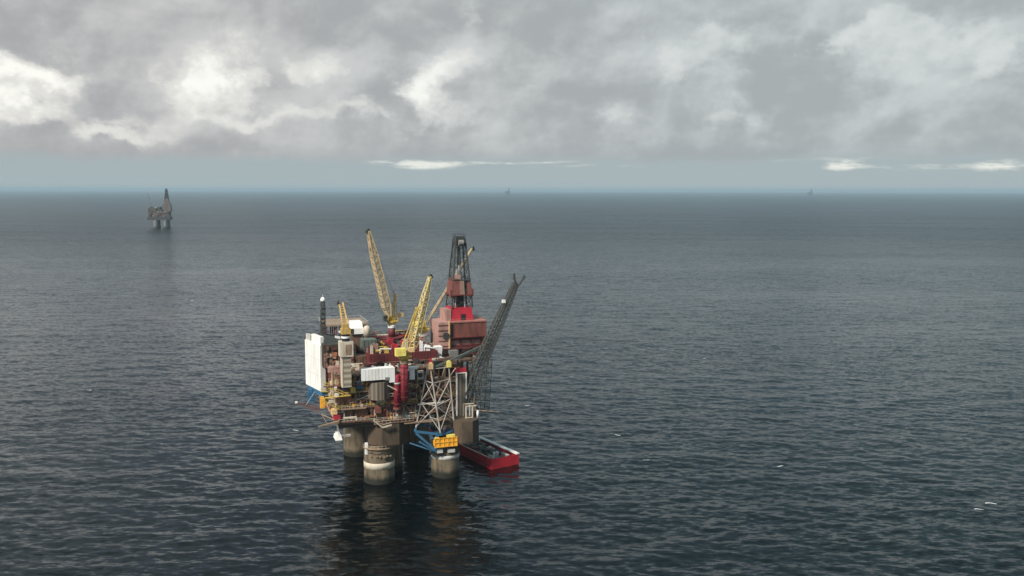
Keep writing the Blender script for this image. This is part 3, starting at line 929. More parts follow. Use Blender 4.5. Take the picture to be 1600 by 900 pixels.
# ------------------------------------------------------------------ dark red process block and roof plant
b, e = px_box(577, 684, 551, 577, 6, 12)
t = Thing('process_module', 'long dark red process module across the middle of the top deck', 'module', (e[0], 6, 47))
t.part('wall', MB().box((e[0], 6, 47.02), (e[1], 17, e[3])), 'darkred')
rb = MB()
for i in range(22):
    xx = e[0] + (e[1] - e[0]) * (i + .5) / 22
    rb.box((xx - .12, 5.85, 47.2), (xx + .12, 6.02, e[3] - .2))
t.part('ribs', rb, 'darkred')
t.part('walkway', MB().box((e[0] - .5, 4.4, 49.0), (e[1], 5.9, 49.2)), 'brown')
hr = MB(); post_rail(hr, [(e[0], 6.1, e[3]), (e[1], 6.1, e[3])], 1.1, 2)
t.part('handrail', hr, 'oxide')
zr = e[3]
mats_ = ['darkred', 'red', 'oxide', 'darkred', 'brown', 'darkred', 'grey', 'cream', 'oxide', 'darkgrey', 'white', 'palepink', 'darkbrown', 'tan', 'yellow']
for i in range(80):
    x = random.uniform(e[0], e[1] - 3); y = random.uniform(6.8, 15.5)
    k = random.random()
    if k < .4:
        t.part('roof_pipe', MB().poly([(x, y, zr), (x, y, zr + random.uniform(.8, 3)), (x + random.uniform(1.5, 7), y, zr + random.uniform(.8, 2.6)), (x + 5, y + 1, zr)], random.choice([.15, .22, .3])), random.choice(mats_))
    elif k < .8:
        w, d, h = random.uniform(.7, 2.8), random.uniform(.7, 2.5), random.uniform(.8, 4.2)
        t.part('roof_plant', MB().box((x, y, zr), (x + w, y + d, zr + h)).box((x + .2, y + .2, zr + h), (x + w * .5, y + d * .6, zr + h + .5)), random.choice(mats_))
    else:
        t.part('roof_vessel', MB().tube((x, y, zr + 1.0), (x + random.uniform(2, 4), y, zr + 1.0), .7, n=12), random.choice(mats_))
# plant further back on the top deck
b, e2 = px_box(585, 660, 530, 548, 19, 16)
t = Thing('separator_skid', 'jumbled dark red pipework skid on the top deck behind the red module', 'pipework', (e2[0], 19, 47))
t.part('base_frame', MB().box((e2[0], 19, 47.02), (e2[1], 40, 52)), 'darkbrown')
for i in range(70):
    x = random.uniform(e2[0], e2[1] - 2); y = random.uniform(19, 38); z = 52
    k = random.random()
    if k < .45:
        h = random.uniform(1, 6)
        t.part('pipe', MB().poly([(x, y, z), (x, y, z + h), (x + random.uniform(2, 8), y, z + h), (x + 4, y + 2, z)], random.choice([.18, .25, .35])), random.choice(mats_))
    else:
        w, d, h = random.uniform(.8, 3), random.uniform(.8, 3), random.uniform(1, 5)
        t.part('plant_box', MB().box((x, y, z), (x + w, y + d, z + h)).box((x + w * .3, y + d * .3, z + h), (x + w * .6, y + d * .6, z + h + .8)), random.choice(mats_))
# grey and brown low plant between the cabin and the cranes
t = Thing('compressor_skid', 'low grey brown machinery with pipes right of the pale roof tank', 'machinery', (-2, 30, 47))
t.part('base_frame', MB().box((-3, 18, 47.02), (5, 44, 51)), 'darkbrown')
for i in range(20):
    x = random.uniform(-3, 3); y = random.uniform(18, 42)
    w, d, h = random.uniform(.8, 2.6), random.uniform(.8, 3), random.uniform(1, 5.5)
    t.part('plant_box', MB().box((x, y, 51), (x + w, y + d, 51 + h)).tube((x + w / 2, y + d / 2, 51 + h), (x + w / 2, y + d / 2, 51.6 + h), .3), random.choice(['grey', 'darkred', 'brown', 'darkgrey', 'green', 'red']))

# ------------------------------------------------------------------ white boxes on the front face
b, e = px_box(565.5, 617, 576, 596, -8.5, 4)
t = Thing('white_office_box', 'long white box cabin projecting from the middle of the front face', 'cabin', (e[0], -8.5, e[2]))
w_ = e[1] - e[0]
t.part('shell', MB().box((e[0], -8.5, e[2] + .6), (e[0] + w_ * .83, -4.4, e[3])).box((e[0] + w_ * .83, -8.5, e[2] - .8), (e[1], -4.4, e[3])), 'white')
sm = MB()
for i in range(1, 9):
    sm.box((e[0] + w_ * i / 10, -8.56, e[2] + .8), (e[0] + w_ * i / 10 + .12, -8.49, e[3] - .2))
t.part('panel_seams', sm, 'pale')
t.part('duct_opening', MB().box((e[0] + w_ * .70, -8.6, e[2] + .2), (e[0] + w_ * .83, -7.8, e[2] + 1.5)), 'grey')
t.part('bracket', MB().bar((e[0] + 1, -8, e[2] + .6), (e[0] + 1, -5.6, e[2] - 3), .4).bar((e[1] - 1.5, -8, e[2] - .8), (e[1] - 1.5, -5.6, e[2] - 4), .4), 'brown')
b, e = px_box(575, 611, 597, 624, -7.2, 2.4)
solo('louvred_housing', MB().lathe(((e[0] + e[1]) / 2, -4.4, 0), [((e[1] - e[0]) * .5, e[2]), ((e[1] - e[0]) * .5, e[3])], 10), 'louvre', 'grey louvred housing hanging under the long white cabin', 'housing', ((e[0] + e[1]) / 2, -4.4, e[2]))
b, e = px_box(640, 648, 577, 593, -7, 3)
t = Thing('white_control_cabin', 'small white cabin with a peaked top right of the red crane column', 'cabin', (e[0], -7, e[2]))
t.part('shell', MB().box((e[0], -7, e[2]), (e[1], -4.2, e[3])).hexa([(e[0] - .5, -7.2, e[3]), (e[1] + 1, -7.2, e[3]), (e[1] + 1, -4, e[3]), (e[0] - .5, -4, e[3]), (e[0] - .8, -7.3, e[3] + .8), (e[1] + 1.6, -7.3, e[3] + .8), (e[1] + 1.6, -4, e[3] + .8), (e[0] - .8, -4, e[3] + .8)]), 'white')
b, e = px_box(650, 663, 580, 593, -1, 2.5)
t = Thing('window_cabin', 'pale square cabin with a window beside the small white cabin', 'cabin', (e[0], -1, e[2]))
t.part('shell', b, 'cream')
t.part('window', MB().box((e[0] + .9, -1.1, e[2] + 1.0), (e[1] - .9, -.9, e[3] - .7)), 'navy')
t.part('window_frame', MB().box((e[0] + .5, -1.06, e[3] - .7), (e[1] - .5, -.9, e[3] - .3)), 'white')

# small coloured kit along the left front of the decks
def kit(name, l, r, tp, bt, v, dp, mat, label, cat, top=None):
    b, e = px_box(l, r, tp, bt, v, dp)
    w, h = e[1] - e[0], e[3] - e[2]
    b.box((e[0] + w * .15, v + dp * .2, e[3]), (e[1] - w * .3, v + dp * .8, e[3] + h * .18))
    b.box((e[0] + w * .1, v - .08, e[2] + h * .15), (e[1] - w * .1, v + .05, e[2] + h * .25))
    b.box((e[0] + w * .1, v - .08, e[2] + h * .7), (e[1] - w * .1, v + .05, e[2] + h * .8))
    return solo(name, b, mat, label, cat, (e[0], v, e[2]))
kit('equipment_locker', 557, 567, 596, 607, -6.4, 2, 'blue', 'bright blue locker left of the grey louvred housing', 'locker')
kit('winch', 534, 543, 603, 609, -6.4, 2, 'navy', 'dark navy winch at the foot of the pale banded column', 'winch')
kit('life_raft_canister', 524, 530, 616, 621, -7, 1.5, 'white', 'white canister on the yellow gallery at the front left', 'canister')
kit('life_raft_canister', 514, 523, 625, 630, -7, 1.5, 'cream', 'cream canister just below the yellow gallery at the front left', 'canister')
kit('fire_cabinet', 522, 532, 649, 656, -6.6, 1.6, 'red', 'bright red cabinet at the lowest front left corner of the deck', 'cabinet')
kit('storage_crate', 501, 508, 623, 638, -2, 2, 'orange', 'orange crate stack on the left edge of the deck', 'crate')
kit('storage_crate', 518, 527, 640, 648, -6.8, 2, 'peach', 'peach coloured crate above the bright red cabinet', 'crate')
kit('cement_bag_store', 548, 556, 606, 614, -6.8, 2, 'yellow', 'yellow box on the gallery right of the pale banded column', 'box')
kit('diesel_tank', 586, 596, 637, 646, -6.8, 2, 'oxide', 'red brown tank box beneath the grey louvred housing', 'tank')

# outriggers and boat booms on the left
p0 = L(500, 640, v=20)
t = Thing('boat_boom', 'slim red brown outrigger truss sticking out at the far left of the platform', 'boom', p0)
a, b_ = L(500, 640, v=24), L(463, 629, v=26)
t.part('truss', MB().lattice([a + Vector((0, -.5, .5)), a + Vector((0, .5, .5)), a + Vector((0, 0, -1.4))], [b_ + Vector((0, -.2, .2)), b_ + Vector((0, .2, .2)), b_ + Vector((0, 0, -.3))], 7, .2, .14), 'oxide')
t.part('stay', MB().tube(L(492, 612, v=24), a.lerp(b_, .6), .1), 'pale')
t.part('end_lamp', MB().box(b_ - Vector((.5, .4, .3)), b_ + Vector((.5, .4, .5))), 'white')
a, b_ = L(530, 659, v=-7), L(497, 667, v=-9)
t = Thing('gangway', 'tapering brown gangway reaching out from the lower left corner', 'gangway', a)
t.part('deck', MB().hexa([a + Vector((0, -.8, -.3)), a + Vector((0, .8, -.3)), b_ + Vector((0, .3, -.2)), b_ + Vector((0, -.3, -.2)), a + Vector((0, -.8, .5)), a + Vector((0, .8, .5)), b_ + Vector((0, .3, .2)), b_ + Vector((0, -.3, .2))]), 'tan')
t.part('stay', MB().tube(L(503, 648, v=2), a, .22).tube(L(503, 648, v=2), a.lerp(b_, .55), .12), 'tan')
kit('blue_hose_reel', 481, 492, 612, 628, 26, 2, 'blue', 'blue hose reel box below the white wind wall', 'hose reel')
# yellow edge rails and stair on the left front
st = MB()
for (a, b_) in [((499, 622), (530, 640)), ((505, 598), (524, 612)), ((512, 606), (545, 620)), ((500, 612), (512, 612))]:
    p, q = L(*a, v=-6.6), L(*b_, v=-6.6)
    st.bar(p, q, .3)
    st.bar(p + Vector((0, 0, 1.1)), q + Vector((0, 0, 1.1)), .16)
    for k in range(7):
        s = p.lerp(q, k / 6); st.bar(s, s + Vector((0, 0, 1.1)), .1)
P('stair_flights', st, 'yellow')
st = MB()
for (a, b_) in [((584, 657), (598, 668)), ((598, 668), (612, 664))]:
    p, q = L(*a, v=-8.6), L(*b_, v=-8.6)
    st.bar(p, q, .55)
    st.bar(p + Vector((0, 0, 1.1)), q + Vector((0, 0, 1.1)), .16)
P('stair_flights', st, 'cream')
kit('switch_cabinet', 513, 531, 574, 582, -6.5, 2, 'palepink', 'long pale pink cabinet left of the pale banded column', 'cabinet')
kit('storage_crate', 531, 536, 587, 597, -6.6, 1.6, 'oxide', 'small red brown crate close beside the pale banded column', 'crate')

# white hanging lifeboat under the deck at left
c = L(528, 684, v=10)
t = Thing('lifeboat', 'white enclosed lifeboat hanging below the deck at the left', 'lifeboat', c)
hb_ = MB().hexa([c + Vector(q_) for q_ in [(-.8, -2.4, -1.7), (.7, -2.4, -1.7), (.7, 2.4, -1.7), (-.8, 2.4, -1.7), (-1.45, -3.2, -.3), (1.4, -3.2, -.3), (1.4, 3.2, -.3), (-1.45, 3.2, -.3)]])
hb_.hexa([c + Vector(q_) for q_ in [(-1.45, -3.2, -.3), (1.4, -3.2, -.3), (1.4, 3.2, -.3), (-1.45, 3.2, -.3), (-1.15, -2.4, 1.5), (1.1, -2.4, 1.5), (1.1, 2.4, 1.5), (-1.15, 2.4, 1.5)]])
t.part('hull', hb_, 'white')
t.part('cockpit', MB().box(c + Vector((-.8, .6, 1.5)), c + Vector((.8, 2.0, 2.2))), 'white')
t.part('keel', MB().box(c + Vector((-.25, -2.2, -2.1)), c + Vector((.25, 2.2, -1.71))), 'tan')
dv = MB()
for s in (-1, 1):
    dv.tube(c + Vector((0, s * 1.5, 1.3)), (c.x + .2, c.y + s * 1.5, 26.5), .12)
dv.bar(c + Vector((.9, 0, .3)), (c.x + 5.5, c.y + .5, c.z + .6), .9)
t.part('davit', dv, 'pale')

# ------------------------------------------------------------------ white lattice tower, blue truss, orange basket
C, A, R = L(688, 676, v=-9.5), L(650, 668, v=-6.5), L(709, 657, v=-6.5)
Dk = A + R - C
tC, tR, tA = L(673, 577, v=-6.5), L(701.5, 574, v=-5), L(668, 572, v=-2.5)
tA.z = tC.z; tR.z = tC.z
tD = tA + tR - tC
t = Thing('lattice_tower', 'tapering white steel lattice tower at the front right of the platform', 'tower', (C + Dk) / 2)
bot, top = [C, R, Dk, A], [tC, tR, tD, tA]
lp = [bot[i].lerp(top[i], .45) for i in range(4)]
for i in range(4):
    t.part('leg', MB().tube(bot[i], top[i], .36, .3), 'towergrey' if i != 2 else 'tan')
for i in range(4):
    j = (i + 1) % 4
    br = MB()
    at = lambda q_, k: bot[q_].lerp(top[q_], k)
    w_ = .2 if i in (0, 3) else .15
    m1_ = at(i, .42).lerp(at(j, .42), .5)
    br.tube(at(i, .02), at(j, .42), w_).tube(at(j, .02), at(i, .42), w_).tube(at(i, .42), at(j, .42), w_ * .9)
    br.tube(at(i, .42), at(j, .78), w_).tube(at(j, .42), at(i, .78), w_).tube(at(i, .78), at(j, .78), w_ * .9)
    br.tube(at(i, 1), at(j, 1), w_).tube(at(i, .21), at(i, .21).lerp(at(j, .21), .42), w_ * .8).tube(at(j, .21), at(j, .21).lerp(at(i, .21), .42), w_ * .8)
    t.part('bracing', br, 'towergrey' if i in (0, 3) else 'pinkbrown')
for c_, m_ in ((tC, 'peach'), (tR, 'brightyellow')):
    t.part('top_lamp', MB().box(c_ + Vector((-.9, -.7, .1)), c_ + Vector((.9, .7, 2.4))).box(c_ + Vector((-.5, -.5, 2.4)), c_ + Vector((.5, .5, 2.9))), m_)
t.part('top_beam', MB().bar(tC, L(770, 533, v=6), .8).bar(tA, L(745, 548, v=10), .5), 'green')

t = Thing('blue_truss', 'blue steel truss frame between the concrete legs at the front right', 'truss', (28, -6, 12))
bt = MB()
pp = lambda px, row, v: L(px, row, v=v)
for (a, b_, w) in [((648, 674, -7), (690, 679, -8), .7), ((650, 677, -7), (680, 703, -8), .75), ((655, 690, -7.5), (682, 706, -8), .55), ((690, 679, -8), (716, 671, -6), .6),
                   ((648, 674, -7), (652, 664, -3), .6), ((652, 664, -3), (700, 668, 2), .5), ((664, 675, -7), (684, 690, -8), .45), ((640, 692, -4), (682, 706, -8), .4), ((680, 703, -8), (684, 676, -8), .6)]:
    bt.bar(pp(*a), pp(*b_), w * 1.3)
t.part('frame', bt, 'blue')
q = L(698, 676, v=-7.5)
t.part('platform', MB().box((q.x - 4.6, -7.4, q.z - .4), (q.x + 4.8, 2.5, q.z + .2)), 'navy')
pb = MB()
for i in range(8):
    x = q.x - 4 + i * 1.1
    pb.box((x, -7.2 + (i % 3), q.z + .2), (x + .8, -6 + (i % 3), q.z + .8 + (i * 37 % 5) * .4))
t.part('deck_gear', pb, 'navy')
b, e = px_box(679.5, 714, 683, 698, -9, 3.2)
t = Thing('orange_basket', 'orange yellow work basket hung on the front right concrete leg', 'basket', ((e[0] + e[1]) / 2, -9, e[2]))
t.part('body', MB().box((e[0], -9, e[2] + .3), (e[1], -6.0, e[3] - .5)), 'orange')
fr = MB()
for x in np.linspace(e[0], e[1], 6):
    fr.box((x - .18, -9.2, e[2]), (x + .18, -8.98, e[3]))
for z in (e[2] + .1, (e[2] + e[3]) / 2, e[3] - .3):
    fr.box((e[0] - .2, -9.24, z - .16), (e[1] + .2, -8.99, z + .16))
t.part('frame', fr, 'orange')
t.part('stowed_gear', MB().box((e[0] + 5.3, -8.6, e[3] - .5), (e[1] - .6, -6.5, e[3] + .6)).box((e[0] + .5, -8.4, e[3] - .5), (e[0] + 2, -7, e[3] + .1)), 'brightyellow')
mb = MB()
for (l, r, a, b_) in [(683, 692, 702, 708), (700, 711, 702, 707)]:
    _, e = px_box(l, r, a, b_, -8.4, 2)
    mb.box((e[0], -8.4, e[2]), (e[1], -6.2, e[3]))
P('leg_top_plate', mb, 'pale')
P('leg_top_gear', px_box(676, 717, 700, 711, -6.6, 4)[0], 'darkgrey')

# tall louvred panel with white frame
b, e = px_box(714, 728, 583, 652, 0, 2.5)
t = Thing('framed_panel', 'tall grey panel in a thin white frame right of the lattice tower', 'panel', (e[0], 0, e[2]))
t.part('sheet', b, 'louvre')
t.part('frame', MB().box((e[0] - .35, -.3, e[2]), (e[0] + .15, .4, e[3] + .3)).box((e[1] - .15, -.3, e[2] + 8), (e[1] + .35, .4, e[3] + .3)).box((e[0] + .15, -.3, e[3] - .1), (e[1] - .15, .4, e[3] + .3)), 'white')
t.part('top_strip', MB().box((e[0] - .2, -.2, e[3] + .32), (e[1] + .2, 2.4, e[3] + 2.2)), 'red')
# small portal frame and lamp on the right concrete head
p = L(733, 656, v=-6)
t = Thing('portal_frame', 'pale portal frame standing on the right hand concrete head', 'frame', p)
fm = MB()
for x in (p.x - 1.4, p.x + 1.5):
    fm.bar((x, -6, 24.82), (x, -6, p.z + 6), .45); fm.bar((x, -2, 24.82), (x, -2, p.z + 6), .4)
fm.bar((p.x - 1.6, -6, p.z + 6), (p.x + 3.4, -6, p.z + 6), .45); fm.bar((p.x - 1.4, -6, p.z + 1), (p.x + 1.5, -6, p.z + 1), .3)
fm.bar((p.x - 1.6, -2, p.z + 6), (p.x + 3.4, -2, p.z + 6), .4)
t.part('posts', fm, 'cream')
t.part('hoist', MB().box((p.x + 1.8, -5, 24.82), (p.x + 4.2, -3, p.z + 3)), 'darkbrown')
p = L(746.5, 655, v=-6)
solo('capsule', MB().lathe((p.x, -6, 24.82), [(.5, 0), (.55, 1.8), (.5, 2.6), (.2, 3.1)], 12), 'white', 'small upright white capsule on the right hand concrete head', 'capsule', (p.x, -6, 24.82), smooth=True)
a, b_ = L(741, 641, v=-2), L(780, 643.5, v=-4)
t = Thing('hose_boom', 'thin brown horizontal boom pointing right over the supply ship', 'boom', a)
t.part('spar', MB().tube(a, b_, .32, .12), 'tan')
t.part('upper_spar', MB().tube(L(735, 627, v=-2), L(768, 628, v=-3), .18, .1), 'green')
t.part('hinge_post', MB().bar((a.x, a.y, 27), (a.x, a.y, a.z + 5.5), .6), 'brown')

# ------------------------------------------------------------------ flare boom
t = Thing('flare_boom', 'long dark grey lattice flare boom leaning out to the right', 'boom', L(735, 640, v=2))
def flare_corners(l, r, v, d):
    a, b_ = L(*l, v=v), L(*r, v=v)
    return [a, b_, b_ + Vector((0, d, 0)), a + Vector((0, d, 0))]
c0 = flare_corners((724, 628), (748, 631), -1, 5)
c1 = flare_corners((741, 577), (764, 562), -3, 4.6)
c2 = flare_corners((772.5, 508), (785.5, 511), -6, 3.4)
c3 = flare_corners((804, 441), (811, 444), -9, 1.8)
bm = MB().lattice(c0, c1, 8, .38, .17).lattice(c1, c2, 9, .42, .22, True).lattice(c2, c3, 9, .4, .2, True)
bo = t.part('boom', bm, 'boomgrey')
wk = MB()
for (p_, q_) in ((c0, c1), (c1, c2), (c2, c3)):
    a0, a1 = p_[0].lerp(p_[2], .5), q_[0].lerp(q_[2], .5)
    wk.tube(a0, a1, .35, .3, n=8)
    wk.tube(p_[0].lerp(p_[1], .3), q_[0].lerp(q_[1], .3), .2)
    wk.tube(p_[0].lerp(p_[1], .7), q_[0].lerp(q_[1], .7), .16)
t.part('flare_pipe', wk, 'darkgrey')
a = c3[0]
t.part('flare_tip', MB().tube(c3[1] - Vector((0, 0, .4)), L(817.5, 434, v=-9), .5).tube(L(817, 436, v=-9), L(818.5, 430, v=-9), .75, .6), 'darkgrey')
t.part('flare_tip', MB().tube(c3[0].lerp(c3[1], .3), L(804, 436, v=-9), .35).tube(L(803.5, 437, v=-9), L(803, 427, v=-9), .6, .5), 'darkgrey')
t.part('floodlight', MB().box(L(787, 471, v=-8) - Vector((.7, .5, .6)), L(787, 471, v=-8) + Vector((.7, .5, .7))), 'white')
# heavy lower frame that carries the boom
lo = [L(752, 652, v=4), L(764, 648, v=4), L(764, 648, v=4) + Vector((0, 7, 0)), L(752, 652, v=4) + Vector((0, 7, 0))]
hi = [L(746, 562, v=2), L(769, 562, v=2), L(769, 562, v=2) + Vector((0, 6, 0)), L(746, 562, v=2) + Vector((0, 6, 0))]
t2 = Thing('boom_support', 'upright grey truss holding up the foot of the flare boom', 'truss', (lo[0] + lo[2]) / 2)
t2.part('truss', MB().lattice(lo, hi, 8, .2, .11), 'boomgrey')
cb = MB()
for k in range(11):
    a_ = hi[0].lerp(hi[1], k / 10); b2 = lo[0].lerp(lo[1], k / 10)
    cb.tube(a_ + Vector((0, .4, 0)), b2 + Vector((0, .4, 0)), .06, n=4)
t2.part('hanging_cables', cb, 'darkgrey')
t2.part('tie_beam', MB().bar((43, 10, 45), (hi[0].x, hi[0].y + 3, hi[0].z), .5).bar((43, 10, 32), (lo[0].x, lo[0].y + 3, lo[0].z + 2), .5), 'brown')

# ------------------------------------------------------------------ drilling derrick
DV = 15
t = Thing('drilling_derrick', 'tall drilling derrick over a red brown drill house at the right of the platform', 'derrick', (40, 20, 47))
_, lowr = px_box(702, 751, 528, 552, DV + 2, 12)
t.part('lower_wall', MB().box((lowr[0], DV + 1.0, 47.02), (lowr[1], DV + 17, lowr[3])), 'palepink')
cl = MB()
for x in np.linspace(lowr[0], lowr[1], 4):
    cl.box((x - .35, DV + .4, 47.02), (x + .35, DV + .98, lowr[3]))
for z in (49.0, 52.5, lowr[3] - .4):
    cl.box((lowr[0], DV + .5, z - .3), (lowr[1], DV + .95, z + .3))
t.part('lower_frame', cl, 'darkred')
_, up = px_box(702, 760, 503.5, 528, DV, 17)
uh = t.part('drill_house', MB().box((up[0], DV, up[2]), (up[1], DV + 18, up[3])), 'oxide')
sm = MB()
for i in range(1, 14):
    x = up[0] + (up[1] - up[0]) * i / 14
    sm.box((x - .06, DV - .07, up[2] + .2), (x + .06, DV + .02, up[3] - .2))
t.part('cladding_ribs', sm, 'oxide', uh)
t.part('roof_edge', MB().box((up[0] - .3, DV - .3, up[3]), (up[1] + .3, DV + 18.3, up[3] + .5)), 'pink', uh)
rl = MB(); post_rail(rl, [(up[0], DV, up[3] + .5), (up[1], DV, up[3] + .5), (up[1], DV + 18, up[3] + .5)], 1.1, 2)
t.part('handrail', rl, 'tan', uh)
_, sv = px_box(685.5, 702, 504, 545, DV - 1.0, 14)
sd_ = t.part('side_tower', MB().box((sv[0], DV - 1.0, sv[2]), (sv[1], DV + 13, sv[3])), 'palepink')
t.part('corner_post', MB().box((sv[1] - .4, DV - 1.3, sv[2]), (sv[1] + .3, DV - .98, sv[3] + .6)), 'peach', sd_)
q = L(697, 525, v=DV - 1.2)
t.part('fan', MB().tube((q.x, DV - 1.5, q.z), (q.x, DV - .9, q.z), 1.6, n=16), 'darkgrey', sd_)
hv = MB()
for i in range(5):
    z = sv[2] + (sv[3] - sv[2]) * (i + .5) / 5
    hv.box((sv[0] - .25, DV - 1.25, z - .15), (sv[1] - .5, DV - .97, z + .15))
t.part('side_ladders', hv, 'oxide', sd_)
_, wb = px_box(681, 691, 542, 561, DV - 5, 4)
t.part('mud_tank', MB().frustum(((wb[0] + wb[1]) / 2, DV - 3, wb[2]), (wb[1] - wb[0]) * .42, 1.6, (wb[1] - wb[0]) * .55, 2, wb[3] - wb[2]), 'white')
t.part('tank_leg', MB().box((wb[0] + .5, DV - 4.4, 47.02), (wb[0] + 1.1, DV - 3.8, wb[2])).box((wb[1] - 1.1, DV - 4.4, 47.02), (wb[1] - .5, DV - 3.8, wb[2])).box((wb[0] + .5, DV - 2.2, 47.02), (wb[1] - .5, DV - 1.6, wb[2])), 'brown')
_, gp = px_box(703, 716, 548, 562, DV - 4, 4)
t.part('mud_pump', MB().box((gp[0], DV - 4, gp[2]), (gp[1], DV - 1, gp[3])).box((gp[0] + .5, DV - 3.6, 47.02), (gp[1] - .5, DV - 1.2, gp[2])), 'grey')
t.part('side_porch', px_box(748, 764, 526, 546, DV + 3, 8)[0], 'pink')
gl = MB()
for (l, r, rw) in [(700, 764, 528.5), (690, 768, 546), (690, 764, 556)]:
    a, b_ = L(l, rw, v=DV - 1), L(r, rw, v=DV - 1)
    gl.box((a.x, DV - 1.0, a.z - .12), (b_.x, DV + .6, a.z + .1))
t.part('gallery', gl, 'darkred')
# red substructure box
_, rb = px_box(704, 740, 481, 504, DV + 3, 9)
h_ = rb[3] - rb[2]; w_ = rb[1] - rb[0]
zb = up[3] + .5
sub = t.part('substructure', MB().hexa([(rb[0], DV + 3, zb), (rb[1], DV + 3, zb), (rb[1], DV + 13, zb), (rb[0], DV + 13, zb),
                                     (rb[0] + .6, DV + 3.3, rb[3]), (rb[1] - .8, DV + 3.3, rb[3]), (rb[1] - .8, DV + 12.5, rb[3]), (rb[0] + .6, DV + 12.5, rb[3])]), 'red')
q = L(724, 496, v=DV + 2.9)
t.part('doorway', MB().box((q.x - 1.0, DV + 2.9, q.z - 1.6), (q.x + 1.0, DV + 4, q.z + 1.5)), 'black', sub)
_, sb = px_box(695.5, 704, 484, 503, DV + 3, 8)
t.part('annex', MB().box((sb[0], DV + 2.8, zb), (sb[1] + .2, DV + 12, sb[3])), 'palepink', sub)
rr = MB(); post_rail(rr, [(rb[0] + .6, DV + 3.3, rb[3]), (rb[1] - .8, DV + 3.3, rb[3])], 1.2, 1.5)
t.part('handrail', rr, 'darkgrey', sub)
# lattice mast
cen = (rb[0] + rb[1]) / 2
mv = DV + 8
bl, br_ = L(699.5, 481, v=mv), L(735.5, 481, v=mv)
tl, tr = L(710.3, 372, v=mv), L(724.6, 372, v=mv)
z0 = rb[3]
def sq(xl, xr, z):
    hw = (xr - xl) / 2
    c_ = (xl + xr) / 2
    return [Vector((c_ - hw, mv - hw, z)), Vector((c_ + hw, mv - hw, z)), Vector((c_ + hw, mv + hw, z)), Vector((c_ - hw, mv + hw, z))]
S0, S1 = sq(bl.x + .6, br_.x - .6, z0), sq(tl.x, tr.x, tl.z)
mast = t.part('lattice_mast', MB().lattice(S0, S1, 7, .6, .2, True), 'darkgrey')
lerp = lambda k: [a.lerp(b_, k) for a, b_ in zip(S0, S1)]
def band(k0, k1, grow, mat, name, gaps=True):
    a, b_ = lerp(k0), lerp(k1)
    c_ = sum(a, Vector()) / 4
    mb = MB()
    out = lambda p: Vector((c_.x + (p.x - c_.x) * grow, c_.y + (p.y - c_.y) * grow, p.z))
    a, b_ = [out(p) for p in a], [out(p) for p in b_]
    inn = lambda p: Vector((c_.x + (p.x - c_.x) * .96, c_.y + (p.y - c_.y) * .96, p.z))
    for i in range(4):
        j = (i + 1) % 4
        mb.hexa([a[i], a[j], inn(a[j]), inn(a[i]), b_[i], b_[j], inn(b_[j]), inn(b_[i])])
    return t.part(name, mb, mat, mast)
def panel(i, f0, f1, k0, k1, grow, mat):
    a, b_ = lerp(k0), lerp(k1)
    c_ = sum(a, Vector()) / 4
    o_ = lambda p, g_: Vector((c_.x + (p.x - c_.x) * g_, c_.y + (p.y - c_.y) * g_, p.z))
    j = (i + 1) % 4
    mb = MB()
    q_ = [a[i].lerp(a[j], f0), a[i].lerp(a[j], f1)]
    r_ = [b_[i].lerp(b_[j], f0), b_[i].lerp(b_[j], f1)]
    mb.hexa([o_(q_[0], grow), o_(q_[1], grow), o_(q_[1], grow - .03), o_(q_[0], grow - .03), o_(r_[0], grow), o_(r_[1], grow), o_(r_[1], grow - .03), o_(r_[0], grow - .03)])
    t.part('windwall', mb, mat, mast)
panel(0, 0, .36, .19, .42, 1.10, 'oxide')
panel(0, .37, .62, .19, .40, 1.10, 'pinkbrown')
panel(0, .78, 1.0, .19, .36, 1.10, 'oxide')
panel(1, .1, .9, .19, .38, 1.10, 'oxide')
panel(2, 0, 1, .19, .38, 1.10, 'darkred')
panel(3, 0, 1, .19, .42, 1.10, 'oxide')
band(.18, .195, 1.22, 'darkred', 'monkeyboard')
band(.40, .41, 1.16, 'darkgrey', 'monkeyboard')
a = lerp(.40)
t.part('corner_shelter', MB().box(a[0] + Vector((.4, -.3, -.2)), a[0] + Vector((3.2, 1.9, 2.4))), 'palepink', mast)
t.part('corner_shelter', MB().box(a[0] + Vector((-1.7, -.9, -7.6)), a[0] + Vector((.5, 1.5, -4.2))), 'oxide', mast)
t.part('corner_shelter', MB().box(a[1] + Vector((-.6, -.7, -7.5)), a[1] + Vector((1.6, 1.5, -4.0))), 'oxide', mast)
c_ = sum(lerp(.5), Vector()) / 4
t.part('travelling_block', MB().box((c_.x - 1.2, mv - 1, z0 + 12), (c_.x + 1.1, mv + 1, z0 + 17)).box((c_.x - .7, mv - .7, z0 + 17), (c_.x + .6, mv + .7, z0 + 19)), 'pale', mast)
pi = MB()
for k in range(5):
    x = c_.x - 1.6 + k * .6
    pi.tube((x, mv - 1.5 + (k % 3) * 1.2, z0), (c_.x + (x - c_.x) * .5, mv, z0 + 27 + (k % 3)), .16, n=5)
t.part('drill_pipe_stand', pi, 'darkgrey', mast)
pi = MB()
for x in (-2.6, 1.9):
    pi.tube((c_.x + x, mv - 2.5, z0), (c_.x + x * .9, mv - 2.4, z0 + 7), .3)
t.part('guide_rail', pi, 'pale', mast)
t.part('racked_pipe', MB().box((c_.x - 1.9, mv + .3, z0), (c_.x + 2.2, mv + 2.4, z0 + 7)), 'black', mast)
